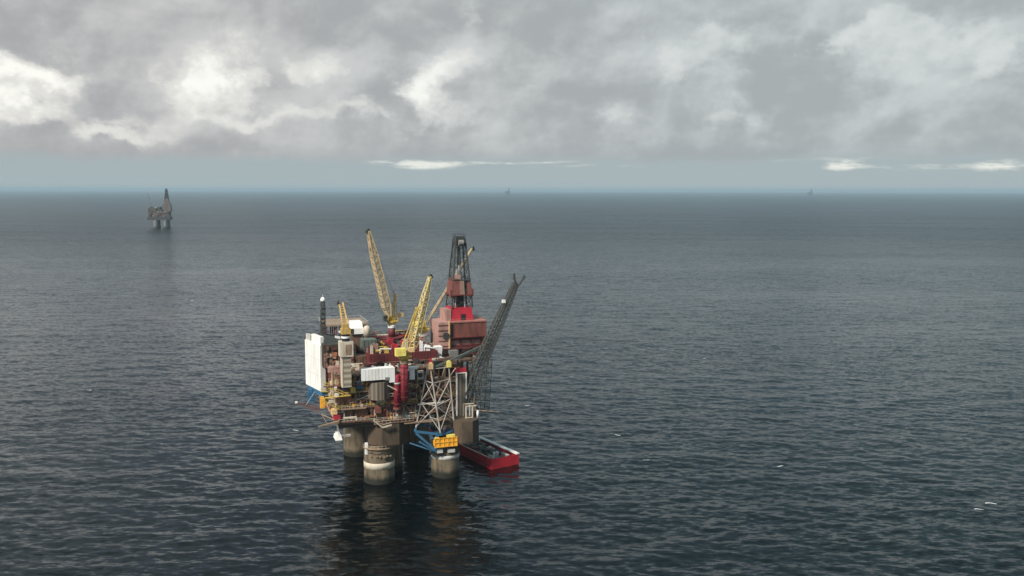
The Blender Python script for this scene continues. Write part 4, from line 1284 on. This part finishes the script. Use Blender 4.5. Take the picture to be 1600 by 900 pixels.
# crown
ct = S1[0].z
cr = t.part('crown_house', MB().hexa([p + Vector((0, 0, -3.6)) - (p - sum(S1, Vector()) / 4) * .04 for p in S1] + [p + Vector((0, 0, .8)) for p in S1]), 'darkgrey', mast)
cc = sum(S1, Vector()) / 4
t.part('crown_block', MB().tube((cc.x - 1.1, cc.y - 2.7, ct - 2), (cc.x + 1.1, cc.y - 2.7, ct - 2), 1.3, n=14), 'grey', mast)
rr = MB(); post_rail(rr, [S1[0] + Vector((-.3, -.3, .8)), S1[1] + Vector((.3, -.3, .8)), S1[2] + Vector((.3, .3, .8)), S1[3] + Vector((-.3, .3, .8)), S1[0] + Vector((-.3, -.3, .8))], 1.0, 1.2)
t.part('crown_rail', rr, 'darkgrey', mast)

# extra plant on the right of the deck
t = Thing('pipe_rack', 'brown rack of stacked drill pipe on the deck behind the lattice tower', 'rack', (24, 0, 47))
rk = MB()
for i in range(12):
    for j in range(3):
        rk.tube((24, .2 + i * .75, 47.6 + j * .7), (35, .2 + i * .75, 47.6 + j * .7), .3, n=6)
t.part('drill_pipes', rk, 'brown')
fr = MB()
for x in (25, 29.5, 34):
    fr.box((x - .2, -.4, 47.02), (x + .2, 9, 47.3))
    for y in (-.4, 9): fr.bar((x, y, 47.02), (x, y, 50.5), .3)
t.part('cradle', fr, 'green')

# ================================================================== SUPPLY SHIP
sr, sl = L(821, 713.5, z=4.5), L(759, 714, z=4.5)
fs_, fp = L(756, 687, z=4.5), L(720, 694, z=4.5)
sr, sl, fs_, fp = [MP @ p for p in (sr, sl, fs_, fp)]
mid0, mid1 = (sr + sl) / 2, (fs_ + fp) / 2
ax = (mid1 - mid0); ax.z = 0; ax.normalize()
yaw_s = math.atan2(-ax.x, ax.y)
beam = (sr - sl).dot(Vector((math.cos(yaw_s), math.sin(yaw_s), 0))) * 1.0
MS = Matrix.Translation((mid0.x, mid0.y, 0)) @ Matrix.Rotation(yaw_s, 4, 'Z')
hb = beam / 2
Lb = 66.0
t = Thing('supply_ship', 'bright red supply ship with an open cargo deck beside the platform', 'ship', (0, 0, 0), None, MS)
ys = [0, 1.5, 20, 34, 44, 52, 59, 64, 67]
hw = [hb * .97, hb, hb, hb, hb * .97, hb * .82, hb * .52, hb * .2, .1]
tops = [4.5, 4.5, 4.5, 4.5, 4.7, 6.8, 7.6, 8.3, 8.8]
vs, fs = [], []
for y, w, tz in zip(ys, hw, tops):
    fl = .35 if y > 44 else .0
    vs += [(-w, y, tz), (-w * (1 - fl * .5), y - fl * 3, 1.2), (-w * .96 * (1 - fl), y - fl * 5, -3), (w * .96 * (1 - fl), y - fl * 5, -3), (w * (1 - fl * .5), y - fl * 3, 1.2), (w, y, tz)]
for k in range(len(ys) - 1):
    for i in range(5):
        a = k * 6 + i
        fs.append((a, a + 6, a + 7, a + 1))
fs.append((0, 1, 2, 3, 4, 5))
hull = t.part('hull', MB().add(vs, fs), 'hullred')
# bulwark inner faces + cargo deck recess
dk = MB()
dk.box((-hb + .9, .9, 2.0), (hb - .9, 43, 2.2))
t.part('cargo_deck', dk, 'darkbrown')
iw = MB()
iw.box((-hb + .05, .3, 1.8), (-hb + .85, 43.4, 4.52))
iw.box((hb - 1.1, .3, 1.8), (hb - .05, 43.4, 4.52))
iw.box((-hb + .85, .15, 1.8), (hb - 1.1, .8, 4.3))
t.part('bulwark', iw, 'hullred', hull)
rl = MB().box((hb - 1.7, .0, 4.53), (hb + .05, 44, 5.0))
t.part('crash_rail', rl, 'white', hull)
rl = MB().box((-hb - .05, 2, 4.53), (-hb + .9, 43, 4.75))
t.part('crash_rail', rl, 'palepink', hull)
fd = MB().box((-hb * .95, 43.2, 3.6), (hb * .95, 58, 4.95))
t.part('fore_deck', fd, 'hullred')
t.part('fender_strip', MB().box((-hb - .12, 1, 1.0), (-hb - .0, 44, 1.5)), 'darkred', hull)
ss = t.part('superstructure', MB().box((-hb * .8, 44.5, 4.97), (hb * .8, 57, 11.5)).frustum((0, 51, 11.5), hb * .66, 5, hb * .6, 4, 3.2), 'tan')
t.part('bridge_windows', MB().frustum((0, 51, 12.6), hb * .65, 4.9, hb * .625, 4.5, 1.2), 'black', ss)
t.part('ship_mast', MB().bar((0, 51, 14.7), (0, 51, 19.5), .4).bar((-2, 51, 17.5), (2, 51, 17.5), .2), 'pale', ss)
t.part('funnel', MB().box((-hb * .7, 45, 11.5), (-hb * .45, 47.5, 14)).box((hb * .45, 45, 11.5), (hb * .7, 47.5, 14)), 'red', ss)
cargo_mats = ['darkgrey', 'grey', 'black', 'navy', 'darkbrown', 'darkgrey', 'pale', 'darkred', 'grey', 'black', 'darkgrey', 'green', 'black', 'grey', 'darkgrey', 'navy', 'darkgrey', 'pale']
spots = [(-3.8, 6, 3, 2.4, 1.2), (2.5, 5, 4, 3, .9), (-2, 11, 3.2, 2.6, 1.3), (3.2, 11, 2.6, 5, 1.6), (-4.6, 15, 2.2, 4, 1.5), (.4, 16, 3.6, 3, 1.8), (4, 18, 2.2, 4, 1.4),
         (-3.6, 21, 3, 3, 2.1), (1.2, 22, 3, 2.6, 1.8), (4.2, 24, 2, 4, 2), (-4.4, 26, 2.4, 4, 2.2), (-.5, 27, 3, 4, 2.4), (3.6, 30, 2.4, 4, 2.0), (-3.8, 32, 3, 4, 2.4), (0, 34, 2.8, 4, 2.5), (4, 36, 2.4, 4, 2.2), (-3.6, 38, 3, 3, 2.6), (.6, 39.5, 3, 2.6, 2.4)]
for i, ((x, y, w, d, h), m_) in enumerate(zip(spots, cargo_mats)):
    x = x * hb / 8
    mb = MB().box((x - w / 2, y - d / 2, 2.21), (x + w / 2, y + d / 2, 2.21 + h))
    for s in (-1, 1):
        mb.box((x + s * w * .5 - .1, y - d / 2 - .08, 2.21), (x + s * w * .5 + .1, y - d / 2 + .05, 2.21 + h))
    mb.box((x - w * .35, y - d * .3, 2.21 + h), (x + w * .1, y + d * .2, 2.21 + h + .25))
    solo('cargo_box', mb, m_, 'low cargo box on the open deck of the red supply ship', 'container', (x, y, 2.21), 'cargo on the deck of the supply ship', MS)

for i in range(14):
    x, y = random.uniform(-hb + 2, hb - 2.6), random.uniform(3, 42)
    mb = MB()
    if i % 3 == 0:
        for k in range(5):
            mb.tube((x + k * .32 - .6, y - 2.5, 4.75 + (k % 2) * .1), (x + k * .32 - .6, y + 2.5, 4.75 + (k % 2) * .1), .16, n=6)
        mb.box((x - .9, y - 1.6, 2.21), (x + 1.0, y - 1.3, 4.6)).box((x - .9, y + 1.3, 2.21), (x + 1.0, y + 1.6, 4.6))
        solo('pipe_bundle', mb, ['tan', 'pale', 'grey'][i % 2], 'bundle of pale pipes on racks on the open deck of the red supply ship', 'pipe bundle', (x, y, 2.21), 'pipe bundles on the deck of the supply ship', MS)
    else:
        s_ = random.uniform(.5, .9)
        mb.lathe((x, y, 0), [(s_, 2.21), (s_, 4.2 + s_), (s_ * .6, 4.5 + s_)], 12)
        mb.box((x - s_, y - s_, 2.21), (x + s_, y + s_, 2.6))
        solo('deck_tank', mb, ['pale', 'white', 'grey', 'cream'][i % 4], 'small upright tank among the cargo on the red supply ship', 'tank', (x, y, 2.21), 'upright tanks on the deck of the supply ship', MS)

# ================================================================== FAR PLATFORMS
def far_platform(label, px, dist, s=1.0, detail=True):
    d = ray(px, 320)
    k = dist / math.hypot(d.x, d.y)
    x, y = d.x * k, d.y * k
    z = -(dist * dist) / (2 * RE)
    fr = Matrix.Translation((x, y, z)) @ Matrix.Rotation(math.radians(12), 4, 'Z') @ Matrix.Scale(s, 4)
    t = Thing('distant_platform', label, 'oil platform', (0, 0, 0), None, fr)
    for (cx_, cy) in ((-11, -22), (19, -22), (-11, 22), (19, 22)):
        t.part('leg', MB().lathe((cx_, cy, 0), [(9, -5), (8, 0), (7, 27)], 20), 'far_concrete', smooth=True)
        if detail:
            t.part('leg_collar', MB().lathe((cx_, cy, 0), [(8.6, 0), (8.4, 6)], 20), 'far_dark', smooth=False)
    t.part('cellar_deck', MB().box((-35, -28, 27), (33, 28, 36)), 'far_dark')
    dk = MB().box((-33, -26, 36), (30, 28, 55))
    t.part('main_deck', dk, 'far_paint')
    t.part('module', MB().box((-31, -27, 55), (-8, 20, 66)), 'far_paint')
    t.part('module', MB().box((-8, -24, 55), (10, 18, 61)), 'far_dark')
    t.part('module', MB().box((-6, -20, 61), (2, 10, 64.5)), 'far_paint')
    t.part('module', MB().box((-36, -20, 40), (-33, 20, 62)), 'grey')
    t.part('drill_house', MB().frustum((22, 0, 55), 14, 14, 12, 12, 22), 'far_paint')
    t.part('drill_house', MB().frustum((22, 0, 77), 9, 9, 6.5, 6.5, 16), 'far_paint')
    mast = MB().lattice([Vector((22 + a * 6, b_ * 6, 93)) for a, b_ in ((-1, -1), (1, -1), (1, 1), (-1, 1))], [Vector((22 + a * 2.4, b_ * 2.4, 124)) for a, b_ in ((-1, -1), (1, -1), (1, 1), (-1, 1))], 6, 1.3, .8, True)
    mast.box((20, -2, 95), (24, 2, 112))
    t.part('derrick', mast, 'far_dark')
    t.part('crown', MB().box((19.4, -2.6, 115), (24.6, 2.6, 127)), 'far_dark')
    t.part('crane_boom', MB().lattice([Vector((-24 + a, b_, 66)) for a, b_ in ((-1, -1), (1, -1), (1, 1), (-1, 1))], [Vector((-34 + a * .6, b_ * .6, 112)) for a, b_ in ((-1, -1), (1, -1), (1, 1), (-1, 1))], 10, .35, .18), 'grey')
    t.part('crane_pedestal', MB().tube((-24, 0, 60), (-24, 0, 70), 2), 'far_paint')
    if detail:
        for i in range(26):
            xx = random.uniform(-32, 26); zz = random.uniform(37, 52); w, h = random.uniform(2, 8), random.uniform(1.5, 5)
            t.part('front_module', MB().box((xx, -29 + random.uniform(0, 1.5), zz), (xx + w, -26, zz + h)), random.choice(['far_paint', 'far_dark', 'brown', 'grey']))
        for i in range(8):
            xx = random.uniform(-28, 6)
            t.part('roof_module', MB().box((xx, random.uniform(-22, 10), 60), (xx + random.uniform(2, 6), 14, 62 + random.uniform(2, 8))), random.choice(['far_paint', 'far_dark', 'brown', 'pale']))
    return t
far_platform('hazy brown oil platform far off at left on two visible legs', 249.5, 2960, .96)
far_platform('tiny hazy platform on the horizon just right of the derrick top', 793, 17500, 1.3, False)
far_platform('tiny hazy platform on the horizon towards the right of the picture', 1265, 18500, 1.2, False)

# ================================================================== HAZE
hz = MB().box((-54000, -54000, -26), (54000, 54000, 141)).build('haze', M['white'])
hz['kind'] = 'stuff'
m = bpy.data.materials.new('sea_haze')
m.use_nodes = True
nt = m.node_tree
nt.nodes.clear()
out = nt.nodes.new('ShaderNodeOutputMaterial')
pv = nt.nodes.new('ShaderNodeVolumePrincipled')
pv.inputs['Color'].default_value = (0.50, 0.68, 0.79, 1)
pv.inputs['Density'].default_value = 4.8e-5
pv.inputs['Anisotropy'].default_value = 0.0
nt.links.new(pv.outputs[0], out.inputs['Volume'])
hz.data.materials.clear()
hz.data.materials.append(m)

# ================================================================== SKY AND SUN
SUN_EL, SUN_AZ = math.radians(42), math.radians(-141)      # azimuth from +Y towards +X: sun to the left, a little behind
sd = bpy.data.lights.new('sun', 'SUN')
so = bpy.data.objects.new('sun', sd)
COL.objects.link(so)
sd.energy = 2.6
sd.angle = math.radians(9)
sd.color = (1.0, 0.94, 0.85)
sdir = Vector((math.sin(SUN_AZ) * math.cos(SUN_EL), math.cos(SUN_AZ) * math.cos(SUN_EL), math.sin(SUN_EL)))
so.rotation_euler = (-sdir).to_track_quat('-Z', 'Y').to_euler()
so.location = (0, 0, 300)

W = bpy.data.worlds.new('World')
SC.world = W
W.use_nodes = True
nt = W.node_tree
N, LK = nt.nodes, nt.links
bg = N['Background']
bg.inputs['Strength'].default_value = 0.1
sky = N.new('ShaderNodeTexSky')
sky.sky_type = 'NISHITA'
sky.sun_disc = False
sky.sun_elevation = SUN_EL
sky.sun_rotation = SUN_AZ
sky.altitude = 100
tc = N.new('ShaderNodeTexCoord')
sp = N.new('ShaderNodeSeparateXYZ')
LK.new(tc.outputs['Generated'], sp.inputs[0])


def val(x):
    return x


def mth(op, a, b=None, c=None, clamp=False):
    n = N.new('ShaderNodeMath'); n.operation = op; n.use_clamp = clamp
    for i, x in enumerate((a, b, c)):
        if x is None: continue
        if isinstance(x, (int, float)): n.inputs[i].default_value = x
        else: LK.new(x, n.inputs[i])
    return n.outputs[0]


def smooth(x, a, b, lo=0.0, hi=1.0):
    n = N.new('ShaderNodeMapRange'); n.interpolation_type = 'SMOOTHSTEP'
    n.inputs[1].default_value, n.inputs[2].default_value, n.inputs[3].default_value, n.inputs[4].default_value = a, b, lo, hi
    LK.new(x, n.inputs[0])
    return n.outputs[0]


def mixc(f, a, b):
    n = N.new('ShaderNodeMix'); n.data_type = 'RGBA'
    if isinstance(f, (int, float)): n.inputs[0].default_value = f
    else: LK.new(f, n.inputs[0])
    for i, x in ((6, a), (7, b)):
        if isinstance(x, tuple): n.inputs[i].default_value = (*x, 1)
        else: LK.new(x, n.inputs[i])
    return n.outputs[2]


def vmul(v, s):
    n = N.new('ShaderNodeVectorMath'); n.operation = 'MULTIPLY'
    LK.new(v, n.inputs[0]); n.inputs[1].default_value = s
    return n.outputs[0]


def noise(v, scale, detail=6, rough=.55, dist=0.0, out=0):
    n = N.new('ShaderNodeTexNoise')
    n.inputs['Scale'].default_value = scale; n.inputs['Detail'].default_value = detail
    n.inputs['Roughness'].default_value = rough; n.inputs['Distortion'].default_value = dist
    LK.new(v, n.inputs['Vector'])
    return n.outputs[out]


az = mth('ARCTAN2', sp.outputs[0], sp.outputs[1])
el = mth('ARCSINE', sp.outputs[2])
dirv = vmul(tc.outputs['Generated'], (1, 1, 1.35))
# turbulent displacement of the cloud layout
wn = noise(dirv, 11, 9, .58, 0, 1)
ws = N.new('ShaderNodeVectorMath'); ws.operation = 'SUBTRACT'
LK.new(wn, ws.inputs[0]); ws.inputs[1].default_value = (.5, .5, .5)
ws2 = vmul(ws.outputs[0], (.20, .13, 0))
cmb = N.new('ShaderNodeCombineXYZ')
LK.new(az, cmb.inputs[0]); LK.new(el, cmb.inputs[1])
wa = N.new('ShaderNodeVectorMath'); wa.operation = 'ADD'
LK.new(cmb.outputs[0], wa.inputs[0]); LK.new(ws2, wa.inputs[1])
warped = wa.outputs[0]


def ae(px, row):
    d = ray(px, row)
    return math.atan2(d.x, d.y), math.asin(d.z)


def blob(vec, px, row, sx, sy, a):
    a0, e0 = ae(px, row)
    s = N.new('ShaderNodeVectorMath'); s.operation = 'SUBTRACT'
    LK.new(vec, s.inputs[0]); s.inputs[1].default_value = (a0, e0, 0)
    m_ = vmul(s.outputs[0], (F / sx, F / sy, 0))
    d = N.new('ShaderNodeVectorMath'); d.operation = 'DOT_PRODUCT'
    LK.new(m_, d.inputs[0]); LK.new(m_, d.inputs[1])
    e = mth('POWER', 2.71828, mth('MULTIPLY', d.outputs['Value'], -1.0))
    return mth('MULTIPLY', e, a)


def total(vec, items):
    t_ = None
    for it in items:
        b_ = blob(vec, *it)
        t_ = b_ if t_ is None else mth('ADD', t_, b_)
    return t_


gaps = total(warped, [(50, 112, 105, 26, .95), (5, 165, 42, 24, .8), (320, 112, 75, 42, 1.0), (330, 165, 40, 25, .45), (520, 122, 55, 32, .8), (690, 110, 62, 36, .75), (665, 135, 40, 28, .4),
                      (430, 190, 120, 15, .45), (215, 190, 120, 30, .35), (720, 178, 90, 22, .35), (1180, 62, 90, 32, .5), (1450, 50, 110, 20, .36), (970, 178, 50, 38, .42), (1150, 138, 50, 30, .34),
                      (1420, 105, 70, 36, .34), (820, 95, 60, 50, .25), (1260, 190, 180, 22, .22), (600, 30, 220, 30, .10), (455, 100, 30, 26, .55), (150, 205, 60, 16, .45), (585, 185, 40, 22, .4), (1330, 80, 45, 26, .45), (1560, 95, 40, 30, .4), (1060, 95, 36, 26, .4), (740, 70, 40, 40, .35)])
darks = total(warped, [(200, 135, 75, 48, .8), (440, 130, 55, 45, .7), (600, 140, 50, 55, .7), (690, 60, 260, 35, .45), (1270, 120, 70, 70, .5), (900, 80, 90, 60, .35), (250, 225, 300, 14, .25), (1200, 232, 420, 16, .5)])
def shifted(v, d):
    n = N.new('ShaderNodeVectorMath'); n.operation = 'ADD'
    LK.new(v, n.inputs[0]); n.inputs[1].default_value = d
    return n.outputs[0]


def billow(v, scale, detail, rough):
    n = noise(v, scale, detail, rough)
    return mth('SUBTRACT', 1.0, mth('MULTIPLY', mth('ABSOLUTE', mth('SUBTRACT', n, .5)), 4.0))


n1 = noise(dirv, 7, 9, .55, .2)
n2 = noise(dirv, 30, 8, .62, .1)
lump = noise(dirv, 9, 7, .52, .25)
lump_up = noise(shifted(dirv, (-.014, 0, .024)), 9, 7, .52, .25)
fine = noise(dirv, 30, 6, .55)
fine_up = noise(shifted(dirv, (-.004, 0, .006)), 30, 6, .55)
relief = mth('ADD', mth('MULTIPLY', mth('SUBTRACT', lump, lump_up), 1.1), mth('MULTIPLY', mth('SUBTRACT', fine, fine_up), .3))
# overall field of light through the cloud, also away from the photographed part
loose = smooth(noise(dirv, 3.2, 5, .55, .4), .52, .74, 0, .42)
up_w = smooth(el, .19, .27)
shade = mth('ADD', noise(dirv, 6, 4, .5, .3), mth('MULTIPLY', relief, .9))
shade = mth('ADD', shade, mth('MULTIPLY', mth('SUBTRACT', gaps, mth('MULTIPLY', darks, .5)), .38))
fld = mth('ADD', gaps, mth('MULTIPLY', loose, up_w))
fld = mth('SUBTRACT', fld, mth('MULTIPLY', darks, .55))
fld = mth('ADD', fld, mth('MULTIPLY', mth('SUBTRACT', n1, .5), 1.0))
fld = mth('ADD', fld, mth('MULTIPLY', mth('SUBTRACT', n2, .5), .5))
soft = smooth(shade, .30, .78)
mid = smooth(fld, .20, .62, 0, .9)
bright = smooth(fld, .56, .92)
warm = smooth(az, -.5, .35)
K = 10.0 / 2.0           # background strength and exposure folded in
g = lambda r, g_, b_: tuple(((c / 255 + .055) / 1.055) ** 2.4 * K for c in (r, g_, b_))
dark_c = mixc(warm, g(170, 171, 173), g(168, 175, 177))
mid_c = mixc(warm, g(203, 203, 202), g(200, 207, 208))
lite_c = mixc(warm, g(254, 254, 247), g(240, 244, 240))
glow_c = mixc(warm, g(228, 227, 222), g(217, 222, 221))
cloud = mixc(bright, mixc(mid, mixc(soft, dark_c, mid_c), glow_c), lite_c)
overhead = mixc(smooth(noise(dirv, 2.3, 7, .55, .3), .48, .66), mixc(warm, g(156, 173, 182), g(128, 164, 177)), vmul(sky.outputs[0], (.36, .42, .44)))
cloud = mixc(mth('MULTIPLY', up_w, .85), cloud, overhead)
# clear strip under the flat cloud base
skc = vmul(sky.outputs[0], (.25, .25, .25))
_, e_h = ae(800, 297)
_, e_b = ae(800, 250)
grad = smooth(el, e_h, e_b)
clear = mixc(.85, skc, mixc(grad, g(174, 190, 195), g(172, 186, 191)))
w3 = vmul(tc.outputs['Generated'], (1, 1, 6))
sw = N.new('ShaderNodeVectorMath'); sw.operation = 'ADD'
LK.new(cmb.outputs[0], sw.inputs[0]); LK.new(vmul(ws.outputs[0], (.05, .012, 0)), sw.inputs[1])
strk = total(sw.outputs[0], [(665, 256, 55, 7, 1.15), (610, 254, 60, 4, .6), (810, 254, 110, 2.6, .75), (1320, 259, 24, 8, 1.2), (1430, 261, 80, 6, .6), (1565, 260, 30, 8, 1.05), (950, 261, 160, 3, .4), (1230, 249, 200, 3, .35), (780, 266, 60, 2, .3)])
strk = mth('MULTIPLY', strk, smooth(noise(w3, 34, 8, .65), .30, .66, .2, 1.15))
strk = smooth(strk, .12, 1.05, 0, .95)
clear = mixc(strk, clear, g(236, 238, 230))
base_el = mth('ADD', mth('MULTIPLY', mth('SUBTRACT', noise(vmul(tc.outputs['Generated'], (1, 1, .3)), 11, 5, .6), .5), .022), e_b)
over = mth('SUBTRACT', el, base_el)
mask = smooth(over, -.006, .008)
rim = mth('MULTIPLY', smooth(over, 0.0, .022, 1, 0), .55)
cloud = mixc(rim, cloud, mixc(warm, g(168, 171, 173), g(160, 170, 174)))
skycol = mixc(mask, clear, cloud)
LK.new(skycol, bg.inputs['Color'])
W.cycles.sampling_method = 'MANUAL'
W.cycles.sample_map_resolution = 1024

# ================================================================== RENDER SETTINGS
SC.render.engine = 'CYCLES'
SC.view_settings.view_transform = 'Standard'
SC.view_settings.look = 'None'
SC.view_settings.exposure = 1.0
SC.view_settings.gamma = 1
SC.view_settings.use_curve_mapping = False
cy = SC.cycles
cy.use_denoising = True
try:
    cy.denoiser = 'OPENIMAGEDENOISE'
except Exception:
    pass
cy.max_bounces = 6
cy.diffuse_bounces = 2
cy.glossy_bounces = 3
cy.volume_bounces = 0
cy.transparent_max_bounces = 4
cy.use_adaptive_sampling = False
SC.render.film_transparent = False
